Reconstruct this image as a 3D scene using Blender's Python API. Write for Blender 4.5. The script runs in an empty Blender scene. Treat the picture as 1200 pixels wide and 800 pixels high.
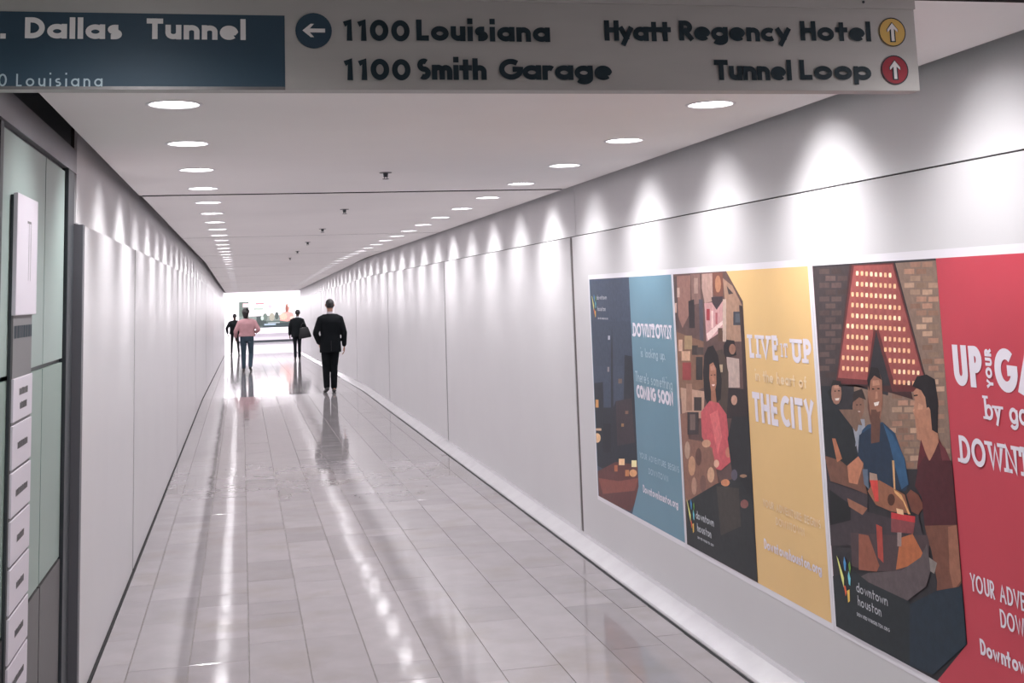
import bpy, bmesh, math, random
from mathutils import Vector, Matrix
random.seed(11)
S = bpy.context.scene
COL = S.collection

# ---------------------------------------------------------------- camera
# corridor runs along +Y, floor at z = 0, eye at 1.75 m; a shifted lens keeps the photograph's upright lines
YAW, PITCH, ROLL = 0.22183, 0.13659, 0.03469
def camera_rows():
    cy, sy, cp, sp, cr, sr = math.cos(YAW), math.sin(YAW), math.cos(PITCH), math.sin(PITCH), math.cos(ROLL), math.sin(ROLL)
    Ry = Matrix(((cy, 0, -sy), (0, 1, 0), (sy, 0, cy)))
    Rp = Matrix(((1, 0, 0), (0, cp, -sp), (0, sp, cp)))
    Rr = Matrix(((cr, -sr, 0), (sr, cr, 0), (0, 0, 1)))
    return Rr @ Rp @ Ry
_r = camera_rows()                       # rows: right, up, forward in (x, up, forward)
def _w(v): return Vector((v[0], v[2], v[1]))
right, up, fwd = _w(_r[0]), _w(_r[1]), _w(_r[2])
cam = bpy.data.cameras.new('camera')
cam.sensor_width = 36.0
cam.lens = 36.0 * 1420 / 1200
cam.shift_y = -(400 - 145.88) / 1200
cam.clip_start = 0.05; cam.clip_end = 200
co = bpy.data.objects.new('camera', cam); COL.objects.link(co)
M = Matrix.Identity(4)
for i in range(3):
    M[i][0] = right[i]; M[i][1] = up[i]; M[i][2] = -fwd[i]
M[2][3] = 1.75
co.matrix_world = M
S.camera = co

# ---------------------------------------------------------------- world, exposure
w = bpy.data.worlds.new('world'); S.world = w; w.use_nodes = True
w.node_tree.nodes['Background'].inputs[0].default_value = (0.9, 0.9, 1.0, 1)
w.node_tree.nodes['Background'].inputs[1].default_value = 0.02
S.view_settings.view_transform = 'Standard'
S.view_settings.look = 'None'
S.view_settings.gamma = 1.0
S.view_settings.use_curve_mapping = False
S.view_settings.exposure = 0.27
S.cycles.max_bounces = 8
S.cycles.diffuse_bounces = 5
S.cycles.glossy_bounces = 4
S.cycles.sample_clamp_indirect = 4.0
S.cycles.caustics_reflective = False
S.cycles.caustics_refractive = False
LAMP = (1.0, 0.985, 1.0)                 # colour of the downlights
LAMP_W = 9.3                            # watts of one downlight's beam
GLOW_W = 11.0                           # lens brightness
LOBBY_W = 190.0

# ---------------------------------------------------------------- helpers
def lin(h, k=1.0):
    o = []
    for i in (0, 2, 4):
        v = int(h[i:i+2], 16) / 255
        o.append(k * (v / 12.92 if v <= 0.04045 else ((v + 0.055) / 1.055) ** 2.4))
    return tuple(o) + (1.0,)

def mat(name, col, rough=0.5, metal=0.0, var=0.0, scale=8.0, bump=0.0, bscale=60.0, emit=0.0, ecol=None, coat=0.0, spec=0.5, stretch=None, island=0.0, perobj=0.0):
    m = bpy.data.materials.new(name); m.use_nodes = True
    nt = m.node_tree; N = nt.nodes; L = nt.links; b = N['Principled BSDF']
    c = lin(col) if isinstance(col, str) else col
    b.inputs['Base Color'].default_value = c
    b.inputs['Roughness'].default_value = rough
    b.inputs['Metallic'].default_value = metal
    b.inputs['Specular IOR Level'].default_value = spec
    b.inputs['Coat Weight'].default_value = coat
    b.inputs['Coat Roughness'].default_value = 0.05
    tc = N.new('ShaderNodeTexCoord'); mp = N.new('ShaderNodeMapping'); L.new(tc.outputs['Object'], mp.inputs[0])
    if stretch: mp.inputs['Scale'].default_value = stretch
    last = None
    if var > 0:
        n = N.new('ShaderNodeTexNoise'); n.inputs['Scale'].default_value = scale; n.inputs['Detail'].default_value = 4
        L.new(mp.outputs[0], n.inputs['Vector'])
        r = N.new('ShaderNodeMapRange'); r.inputs[1].default_value = 0.3; r.inputs[2].default_value = 0.7
        r.inputs[3].default_value = 1 - var; r.inputs[4].default_value = 1 + var
        L.new(n.outputs[0], r.inputs[0]); last = r.outputs[0]
    for amt, src in ((island, 'i'), (perobj, 'o')):
        if amt > 0:
            if src == 'i': g = N.new('ShaderNodeNewGeometry').outputs['Random Per Island']
            else: g = N.new('ShaderNodeObjectInfo').outputs['Random']
            r = N.new('ShaderNodeMapRange'); r.inputs[3].default_value = 1 - amt; r.inputs[4].default_value = 1 + amt * 0.5
            L.new(g, r.inputs[0])
            if last:
                mm = N.new('ShaderNodeMath'); mm.operation = 'MULTIPLY'; L.new(last, mm.inputs[0]); L.new(r.outputs[0], mm.inputs[1]); last = mm.outputs[0]
            else: last = r.outputs[0]
    if last:
        v = N.new('ShaderNodeVectorMath'); v.operation = 'SCALE'; v.inputs[0].default_value = c[:3]
        L.new(last, v.inputs['Scale']); L.new(v.outputs[0], b.inputs['Base Color'])
    if bump > 0:
        n = N.new('ShaderNodeTexNoise'); n.inputs['Scale'].default_value = bscale; n.inputs['Detail'].default_value = 2
        L.new(mp.outputs[0], n.inputs['Vector'])
        bp = N.new('ShaderNodeBump'); bp.inputs['Strength'].default_value = bump; bp.inputs['Distance'].default_value = 0.01
        L.new(n.outputs[0], bp.inputs['Height']); L.new(bp.outputs[0], b.inputs['Normal'])
    if emit > 0:
        b.inputs['Emission Color'].default_value = ecol or (1, 1, 1, 1); b.inputs['Emission Strength'].default_value = emit
    return m

def link(o, parent=None):
    COL.objects.link(o)
    if parent: o.parent = parent
    return o
def tag(o, label=None, cat=None, group=None, kind=None):
    if label: o['label'] = label
    if cat: o['category'] = cat
    if group: o['group'] = group
    if kind: o['kind'] = kind
    return o
def empty(name, loc=(0, 0, 0), rz=0, parent=None):
    o = bpy.data.objects.new(name, None); o.location = loc; o.rotation_euler = (0, 0, rz); o.empty_display_size = .1
    return link(o, parent)
class MB:
    """collects boxes, prisms, tubes and polygons; build() links them as one mesh object"""
    def __init__(s): s.v = []; s.f = []; s.m = []
    def add(s, vs, fs, mi=0):
        k = len(s.v); s.v += [tuple(v) for v in vs]; s.f += [tuple(i + k for i in f) for f in fs]; s.m += [mi] * len(fs); return s
    def box(s, x0, y0, z0, x1, y1, z1, mi=0):
        vs = [(x, y, z) for z in (z0, z1) for y in (y0, y1) for x in (x0, x1)]
        return s.add(vs, [(0, 2, 3, 1), (4, 5, 7, 6), (0, 1, 5, 4), (2, 6, 7, 3), (0, 4, 6, 2), (1, 3, 7, 5)], mi)
    def rings(s, rs, close=True, mi=0):
        n = len(rs[0]); vs = [p for r in rs for p in r]; fs = []
        for i in range(len(rs) - 1):
            for j in range(n):
                a, b = i * n + j, i * n + (j + 1) % n
                fs.append((a, b, b + n, a + n))
        if close:
            fs.append(tuple(range(n - 1, -1, -1))); fs.append(tuple(range((len(rs) - 1) * n, len(rs) * n)))
        return s.add(vs, fs, mi)
    def tube(s, pts, rad, n=12, mi=0, flat=1.0, cap=True):
        """tapered limb through points; rounded ends"""
        P = [Vector(p) for p in pts]; R = list(rad)
        d0 = (P[1] - P[0]).normalized(); d1 = (P[-1] - P[-2]).normalized()
        if cap:
            P = [P[0] - d0 * R[0] * .75] + P + [P[-1] + d1 * R[-1] * .75]; R = [R[0] * .55] + R + [R[-1] * .55]
        rs = []; up_ = Vector((0, 1, 0)) if abs(d0.y) < .8 else Vector((1, 0, 0))
        for i, p in enumerate(P):
            a = P[max(i - 1, 0)]; b = P[min(i + 1, len(P) - 1)]; t = (b - a).normalized()
            u = up_.cross(t); u.normalize(); v = t.cross(u)
            rs.append([p + u * (R[i] * math.cos(6.28318 * k / n)) + v * (R[i] * flat * math.sin(6.28318 * k / n)) for k in range(n)])
        return s.rings(rs, True, mi)
    def ell(s, secs, n=16, mi=0, power=1.0):
        """stacked ellipses: (x, y, z, rx, ry)"""
        rs = []
        for x, y, z, rx, ry in secs:
            r = []
            for k in range(n):
                a = 6.28318 * k / n; c, q = math.cos(a), math.sin(a)
                r.append((x + rx * math.copysign(abs(c) ** power, c), y + ry * math.copysign(abs(q) ** power, q), z))
            rs.append(r)
        return s.rings(rs, True, mi)
    def ball(s, c, rx, ry, rz, n=12, m=8, mi=0):
        secs = []
        for i in range(1, m):
            a = math.pi * i / m - math.pi / 2
            secs.append((c[0], c[1], c[2] + rz * math.sin(a), rx * math.cos(a), ry * math.cos(a)))
        return s.ell(secs, n, mi)
    def build(s, name, mats, parent=None, smooth=False):
        me = bpy.data.meshes.new(name); me.from_pydata(s.v, [], s.f)
        for m in (mats if isinstance(mats, (list, tuple)) else [mats]): me.materials.append(m)
        for p, mi in zip(me.polygons, s.m): p.material_index = mi; p.use_smooth = smooth
        me.update()
        return link(bpy.data.objects.new(name, me), parent)
def box(name, a, b, m, parent=None): return MB().box(*a, *b).build(name, m, parent)
def bevel(o, w=.003, n=2):
    md = o.modifiers.new('bevel', 'BEVEL'); md.width = w; md.segments = n; md.limit_method = 'ANGLE'; return o

# ---------------------------------------------------------------- materials
MT = {}
MT['panel'] = mat('wall_panel_enamel', (.61, .595, .61, 1), .32, var=.02, scale=1.5, bump=.02, bscale=3, perobj=.02)
MT['upper'] = mat('upper_wall_paint', (.72, .705, .72, 1), .5, var=.03, scale=2, perobj=.02)
MT['ceil'] = mat('ceiling_paint', (.90, .865, .85, 1), .7, var=.03, scale=.8, perobj=.02)
MT['dark'] = mat('shadow_gap_black', (.012, .012, .014, 1), .8)
MT['joint'] = mat('wall_joint', (.07, .062, .062, 1), .7)
MT['reveal'] = mat('reveal_bronze', (.10, .085, .08, 1), .6)
MT['grout'] = mat('grout', (.20, .18, .17, 1), .8, var=.2, scale=20)
MT['curb'] = mat('curb_stone', (.43, .415, .44, 1), .2, var=.05, scale=6, bump=.03, bscale=5)
MT['steel'] = mat('brushed_steel', (.17, .165, .165, 1), .42, .75, var=.08, scale=40, stretch=(1, 1, .08))
MT['steel_dark'] = mat('dark_metal_frame', (.045, .052, .06, 1), .4, .3)
MT['kick'] = mat('kick_panel_metal', (.10, .095, .095, 1), .4, .4, var=.06, scale=30)
MT['white_trim'] = mat('downlight_trim', (.8, .78, .8, 1), .4)
MT['lens'] = mat('downlight_lens', (.9, .9, .9, 1), .4, emit=GLOW_W, ecol=(1, .97, 1, 1))
MT['print_white'] = mat('vinyl_white', (.78, .75, .80, 1), .4)
MT['lobby'] = mat('lobby_plaster', (.82, .8, .82, 1), .6, var=.02, scale=.5)

def tile_mat(name, island):
    m = mat(name, (.322, .297, .31, 1), .1, var=.055, scale=5, island=.14 if island else 0, perobj=0 if island else .15, spec=.62)
    nt = m.node_tree; N = nt.nodes; L = nt.links; b = N['Principled BSDF']
    # beige veining and cloudy wear in the polish, plus the gentle waviness of hand-laid polished stone
    g = N.new('ShaderNodeNewGeometry')
    n2 = N.new('ShaderNodeTexNoise'); n2.inputs['Scale'].default_value = 2.2; n2.inputs['Detail'].default_value = 6; L.new(g.outputs['Position'], n2.inputs['Vector'])
    r2 = N.new('ShaderNodeMapRange'); r2.inputs[1].default_value = .52; r2.inputs[2].default_value = .72; r2.inputs[4].default_value = .5; L.new(n2.outputs[0], r2.inputs[0])
    mx = N.new('ShaderNodeMix'); mx.data_type = 'RGBA'; L.new(r2.outputs[0], mx.inputs['Factor'])
    src = b.inputs['Base Color'].links[0].from_socket; L.new(src, mx.inputs['A']); mx.inputs['B'].default_value = (.25, .215, .19, 1)
    L.new(mx.outputs['Result'], b.inputs['Base Color'])
    n3 = N.new('ShaderNodeTexNoise'); n3.inputs['Scale'].default_value = 7; n3.inputs['Detail'].default_value = 3; L.new(g.outputs['Position'], n3.inputs['Vector'])
    r3 = N.new('ShaderNodeMapRange'); r3.inputs[3].default_value = .04; r3.inputs[4].default_value = .12; L.new(n3.outputs[0], r3.inputs[0]); L.new(r3.outputs[0], b.inputs['Roughness'])
    n4 = N.new('ShaderNodeTexNoise'); n4.inputs['Scale'].default_value = 2.6; n4.inputs['Detail'].default_value = 1.5; L.new(g.outputs['Position'], n4.inputs['Vector'])
    bp = N.new('ShaderNodeBump'); bp.inputs['Strength'].default_value = .6; bp.inputs['Distance'].default_value = .0026
    L.new(n4.outputs[0], bp.inputs['Height']); L.new(bp.outputs[0], b.inputs['Normal'])
    return m
MT['tile'] = tile_mat('polished_stone_tile', False)
MT['tile_far'] = tile_mat('polished_stone_tile_far', True)

# ---------------------------------------------------------------- the tunnel's measures
XL, XR = -0.713, 2.332           # faces of the wall panels
UL, URR = -0.753, 2.372          # faces of the upper walls
CL, CR = -0.673, 2.292           # edges of the hung ceiling
CEIL = 2.474
PTOP = 2.122
BREAK, END = 23.2, 52.0          # where the floor begins to fall; where the tunnel opens into the lobby
BACK = -3.0
def fz(y): return -0.0155 * max(0.0, min(y, END) - BREAK)
def cz(y): return -0.0130 * max(0.0, min(y, END) - BREAK)
LOBZ = fz(END)

# ---------------------------------------------------------------- floor
def floor_strip(y0, y1, x0, x1, dz, name, m, parent=None, thick=.05):
    mb = MB(); ys = [y0] + [q for q in (BREAK, END) if y0 < q < y1] + [y1]
    for a, b in zip(ys, ys[1:]):
        za, zb = fz(a) + dz, fz(b) + dz
        mb.add([(x0, a, za), (x1, a, za), (x1, b, zb), (x0, b, zb), (x0, a, za - thick), (x1, a, za - thick), (x1, b, zb - thick), (x0, b, zb - thick)],
               [(0, 1, 2, 3), (7, 6, 5, 4), (0, 4, 5, 1), (2, 6, 7, 3), (0, 3, 7, 4), (1, 5, 6, 2)])
    return mb.build(name, m, parent)
floor = tag(floor_strip(BACK, END, XL - .06, XR + .06, -.004, 'floor', MT['grout']), 'polished pale stone tile floor of the long white tunnel', 'floor', kind='structure')
TW, T0, GAP, GAPY = 0.2861, -0.54487, .0040, .0016
xs = [XL + .012] + [T0 + k * TW for k in range(10)] + [2.186]
cells = []
LENS = (.2861, .43, .5722, .8583)
rng = random.Random(5)
for c in range(len(xs) - 1):
    y = 1.25
    first = True
    while y < END - .05:
        # the courses line up at every 3.147 m
        k = math.ceil((y - 4.403 + 1e-6) / 3.147); nxt = 4.403 + k * 3.147
        if nxt - y < .05: nxt += 3.147
        Lq = rng.choice(LENS if not first else (.43, .5722))
        if nxt - (y + Lq) < .27: Lq = nxt - y
        if Lq > 1.0: Lq = .5722
        y1 = min(y + Lq, END)
        cells.append((xs[c], xs[c + 1], y, y1)); y = y1; first = False
near = sorted([q for q in cells if q[2] >= 4.9], key=lambda q: q[2])[:300]
nearset = set(near)
tmesh = {}
def tile_mesh(wd, ln):
    key = (round(wd, 3), round(ln, 3))
    if key not in tmesh:
        a, b = wd / 2 - GAP / 2, ln / 2 - GAPY / 2; e = .0007
        me = bpy.data.meshes.new('floor_tile')
        mb = MB().rings([[(-a, -b, -.012), (a, -b, -.012), (a, b, -.012), (-a, b, -.012)], [(-a, -b, -e), (a, -b, -e), (a, b, -e), (-a, b, -e)], [(-a + e, -b + e, 0), (a - e, -b + e, 0), (a - e, b - e, 0), (-a + e, b - e, 0)]])
        me.from_pydata(mb.v, [], mb.f); me.materials.append(MT['tile']); tmesh[key] = me
    return tmesh[key]
for (x0, x1, y0, y1) in near:
    o = bpy.data.objects.new('floor_tile', tile_mesh(x1 - x0, y1 - y0))
    o.location = ((x0 + x1) / 2, (y0 + y1) / 2, 0)
    o.rotation_euler = (rng.gauss(0, .0012), rng.gauss(0, .0012), 0)
    link(o, floor)
mb = MB()
for q in cells:
    if q in nearset: continue
    x0, x1, y0, y1 = q; x0 += GAP / 2; x1 -= GAP / 2; y0 += GAPY / 2; y1 -= GAPY / 2
    for a, b in ([(y0, BREAK), (BREAK, y1)] if y0 < BREAK < y1 else [(y0, y1)]):
        t = [rng.gauss(0, .00015) for _ in range(4)]
        mb.add([(x0, a, fz(a) + t[0]), (x1, a, fz(a) + t[1]), (x1, b, fz(b) + t[2]), (x0, b, fz(b) + t[3])], [(0, 1, 2, 3)])
tag(mb.build('floor_tiles_far', MT['tile_far'], floor), kind='stuff')

# dark joints along both walls and the pale stone curb on the right
def run(y0, y1, prof, name, m, parent=None, zf=fz):
    """profile [(x, z)] swept along the tunnel"""
    ys = [y0] + [q for q in (BREAK,) if y0 < q < y1] + [y1]
    rs = [[(x, y, z + zf(y)) for x, z in prof] for y in ys]
    return MB().rings(rs).build(name, m, parent)
bl = tag(run(BACK, END, [(XL - .02, -.01), (XL + .012, -.01), (XL + .012, .006), (XL - .02, .006)], 'baseboard_left', MT['dark']), 'dark recessed joint along the foot of the left wall', 'baseboard', kind='structure')
br = tag(run(BACK, END, [(2.203, -.02), (XR + .03, -.02), (XR + .03, .066), (2.30, .060), (2.212, .012), (2.204, .004)], 'baseboard_right', MT['curb']), 'low pale stone curb along the foot of the right wall', 'baseboard', kind='structure')
run(BACK, END, [(2.186, -.02), (2.203, -.02), (2.203, -.001), (2.186, -.001)], 'joint_strip', MT['dark'], br)

# ---------------------------------------------------------------- walls
def wall_side(name, side, label, px, ux, back, joints, ystart):
    s = side
    root = tag(run(ystart, END, [(back, -.1), (ux + s * .012, -.1), (ux + s * .012, 2.62), (back, 2.62)], name, MT['joint']), label, 'wall', kind='structure')
    js = [ystart] + [j for j in joints if j > ystart] + [END]
    for i, (a, b) in enumerate(zip(js, js[1:])):
        g = .032; a += g if i else 0; b -= g if b < END else 0
        segs = [a] + ([BREAK] if a < BREAK < b else []) + [b]
        # lower panel: a folded-edge pan standing 4 cm proud
        rs = []
        for y in segs:
            zb = (.012 if s < 0 else .061) + fz(y); zt = PTOP + cz(y)
            rs.append([(ux, y, zb), (px, y, zb), (px, y, zt - .003), (px + s * .003, y, zt), (ux + s * .012, y, zt), (ux + s * .012, y, zb)])
        mb = MB().rings(rs)
        mb.build('wall_panel', MT['panel'], root)
        if b < END:      # shallow reveal between this panel and the next
            zb = (.012 if s < 0 else .061) + fz(b); zt = PTOP - .004 + cz(b)
            MB().box(*sorted((ux, px + s * .006))[:1], b - .001, zb, max(ux, px + s * .006), b + 2 * g + .001, zt).build('reveal_strip', MT['reveal'], root)
        rs = []
        a2 = a - (g - .004 if i else 0); b2 = b + (g - .004 if b < END else 0)
        for y in [a2] + segs[1:-1] + [b2]:
            zt = 2.60 + cz(y); zb2 = PTOP + .0125 + cz(y); rs.append([(ux, y, zb2), (ux, y, zt), (ux + s * .012, y, zt), (ux + s * .012, y, zb2)])
        MB().rings(rs).build('upper_wall_panel', MT['upper'], root)
    return root
JR = [2.78, 8.53, 14.27, 20.03, 25.8, 31.5, 37.3, 43.0, 48.8]
JL = [8.70, 14.40, 19.9, 25.7, 31.4, 37.2, 42.9, 48.7]
wl = wall_side('wall_left', -1, 'white panelled left wall of the tunnel', XL, UL, UL - .12, JL, 5.95)
wr = wall_side('wall_right', 1, 'white panelled right wall of the tunnel behind the posters', XR, URR, URR + .12, JR, BACK)

# ---------------------------------------------------------------- ceiling
ceil = tag(run(BACK, END, [(UL - .12, 2.60), (URR + .12, 2.60), (URR + .12, 2.70), (UL - .12, 2.70)], 'ceiling', MT['dark'], zf=cz), 'smooth pale grey hung ceiling of the tunnel with cross joints', 'ceiling', kind='structure')
LY = [-1.20 + i * 1.154 for i in range(46)]
LY = [y for y in LY if y < END - .4]
LXS = (-0.241, 1.860)
cj = [BACK, 2.8, 8.50, 14.30, 20.0, 25.8, 31.5, 37.3, 43.0, 48.7, END]
HOLE = .094
def ceiling_panel(y0, y1, x0, x1):
    """a panel with round holes for the downlights"""
    bm = bmesh.new()
    hs = [(lx, ly) for lx in LXS for ly in LY if y0 < ly < y1]
    # strips: cut the panel into cells so each hole sits in its own square
    xsq = [x0, LXS[0] - .15, LXS[0] + .15, LXS[1] - .15, LXS[1] + .15, x1]
    ysq = sorted(set([y0, y1] + ([BREAK] if y0 < BREAK < y1 else []) + [v for _, ly in hs for v in (max(y0, ly - .15), min(y1, ly + .15))]))
    def vert(x, y): return bm.verts.new((x, y, CEIL + cz(y)))
    for i in range(len(xsq) - 1):
        for a, b in zip(ysq, ysq[1:]):
            hole = None
            for lx, ly in hs:
                if xsq[i] < lx < xsq[i + 1] and a < ly < b: hole = (lx, ly)
            if not hole:
                bm.faces.new([vert(xsq[i], a), vert(xsq[i], b), vert(xsq[i + 1], b), vert(xsq[i + 1], a)])
            else:
                n = 24; inner = []; outer = []; top = []
                for k in range(n):
                    t = 6.28318 * (k + .5) / n; c, s_ = math.cos(t), math.sin(t)
                    inner.append(vert(hole[0] + HOLE * c, hole[1] + HOLE * s_))
                    top.append(bm.verts.new((hole[0] + HOLE * c, hole[1] + HOLE * s_, CEIL + cz(hole[1]) + .05)))
                    mx = max(abs(c), abs(s_)); px_, py_ = c / mx, s_ / mx
                    hx = (xsq[i + 1] - hole[0]) if px_ > 0 else (hole[0] - xsq[i]); hy = (b - hole[1]) if py_ > 0 else (hole[1] - a)
                    outer.append(vert(hole[0] + px_ * hx, hole[1] + py_ * hy))
                for k in range(n):
                    j = (k + 1) % n
                    bm.faces.new([inner[k], outer[k], outer[j], inner[j]])
                    bm.faces.new([inner[k], inner[j], top[j], top[k]])
                # square corners
                for k in range(n):
                    j = (k + 1) % n; p, q = outer[k].co, outer[j].co
                    if abs(p.x - q.x) > 1e-6 and abs(p.y - q.y) > 1e-6:
                        cx = p.x if abs(p.x - (xsq[i + 1] if p.x > hole[0] else xsq[i])) < 1e-6 else q.x
                        cy = p.y if abs(p.y - (b if p.y > hole[1] else a)) < 1e-6 else q.y
                        bm.faces.new([outer[k], vert(cx, cy), outer[j]])
    # edge returns
    for (ax, ay, bx, by) in ((x0, y0, x1, y0), (x0, y1, x1, y1), (x0, y0, x0, y1), (x1, y0, x1, y1)):
        v = [vert(ax, ay), vert(bx, by), bm.verts.new((bx, by, CEIL + cz(by) + .028)), bm.verts.new((ax, ay, CEIL + cz(ay) + .028))]
        bm.faces.new(v).material_index = 1
    bmesh.ops.recalc_face_normals(bm, faces=bm.faces)
    me = bpy.data.meshes.new('ceiling_panel'); bm.to_mesh(me); bm.free(); me.materials.append(MT['ceil']); me.materials.append(MT['joint'])
    return link(bpy.data.objects.new('ceiling_panel', me), ceil)
for i, (a, b) in enumerate(zip(cj, cj[1:])):
    ceiling_panel(a + (.075 if i == 2 else .02), b - .012 if b < END else b, CL + (.012 if a >= 8.5 else 0), CR)
# dropped soffit edge at the mouth of the lobby
tag(box('trim_1', (UL - .1, END, CEIL + cz(END) - .012), (URR + .1, END + .12, 3.2), MT['lobby']), 'white header edge where the tunnel ceiling meets the bright lobby', 'trim', kind='structure')
tag(box('wall_behind', (UL - .12, BACK - .1, -.1), (URR + .12, BACK, 2.7), MT['upper']), 'plain wall closing the tunnel behind the viewer', 'wall', kind='structure')  # unseen closure added so light and reflections stay in the tunnel

# flat artwork of the three posters: (ink colour, outline in metres from the poster's left edge and the floor)
PIC_A=[('3c4657',[(.037,1.808),(.892,1.815),(.893,1.163),(.898,.553),(.695,.37),(-.007,.328)]),
('394353',[(-.059,1.527),(.901,1.543),(.91,1.273),(-.004,1.226)]),
('242932',[(-.046,1.106),(.247,1.135),(.236,.968),(.402,.982),(.456,1.331),(.506,1.516),(.498,1.333),(.459,.987),(.514,1.032),(.685,1.055),(.747,1.333),(.887,1.33),(.955,.765),(.894,.57),(.508,.554),(.01,.57)]),
('3a3136',[(.514,1.032),(.848,1.077),(.87,.812),(.505,.752)]),
('a7a9b3',[(.41,1.442),(.452,1.443),(.448,1.417),(.406,1.415)]),
('8a8284',[(.364,1.239),(.407,1.241),(.402,1.21),(.359,1.208)]),
('c9925a',[(.055,1.006),(.124,1.011),(.116,.958),(.046,.953)]),
('dcb48a',[(.137,.762),(.124,.745),(.091,.73),(.049,.721),(.007,.721),(-.023,.729),(-.032,.744),(-.018,.761),(.015,.776),(.058,.785),(.1,.785),(.129,.777)]),
('c8a488',[(.002,.811),(.162,.827),(.16,.812),(-.001,.796)]),
('5a3331',[(.019,.529),(.454,.646),(.961,.691),(.923,.518),(.716,.382),(-.008,.358)]),
('7d463c',[(.043,.49),(.505,.534),(.913,.61),(.826,.522),(.133,.4)]),
('e3b98e',[(.526,.675),(.648,.69),(.642,.65),(.52,.635)]),
('e9dba8',[(.79,.698),(.891,.71),(.885,.67),(.784,.657)]),
('d09a70',[(.886,.634),(.874,.622),(.845,.609),(.807,.601),(.769,.599),(.742,.604),(.733,.614),(.745,.627),(.775,.639),(.814,.648),(.851,.649),(.878,.645)]),
('b7784f',[(.651,.622),(.729,.633),(.723,.594),(.645,.583)]),
('a8603e',[(.423,.622),(.493,.631),(.487,.591),(.417,.582)]),
('1b1f28',[(.204,.862),(.386,.88),(.358,.695),(.175,.673)]),
('6c5a50',[(.59,1.177),(.671,1.182),(.667,1.152),(.586,1.147)]),
('7a5b4a',[(.707,.988),(.772,.994),(.769,.974),(.704,.968)]),
('94714f',[(.615,.902),(.668,.907),(.665,.887),(.612,.882)])]
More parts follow.
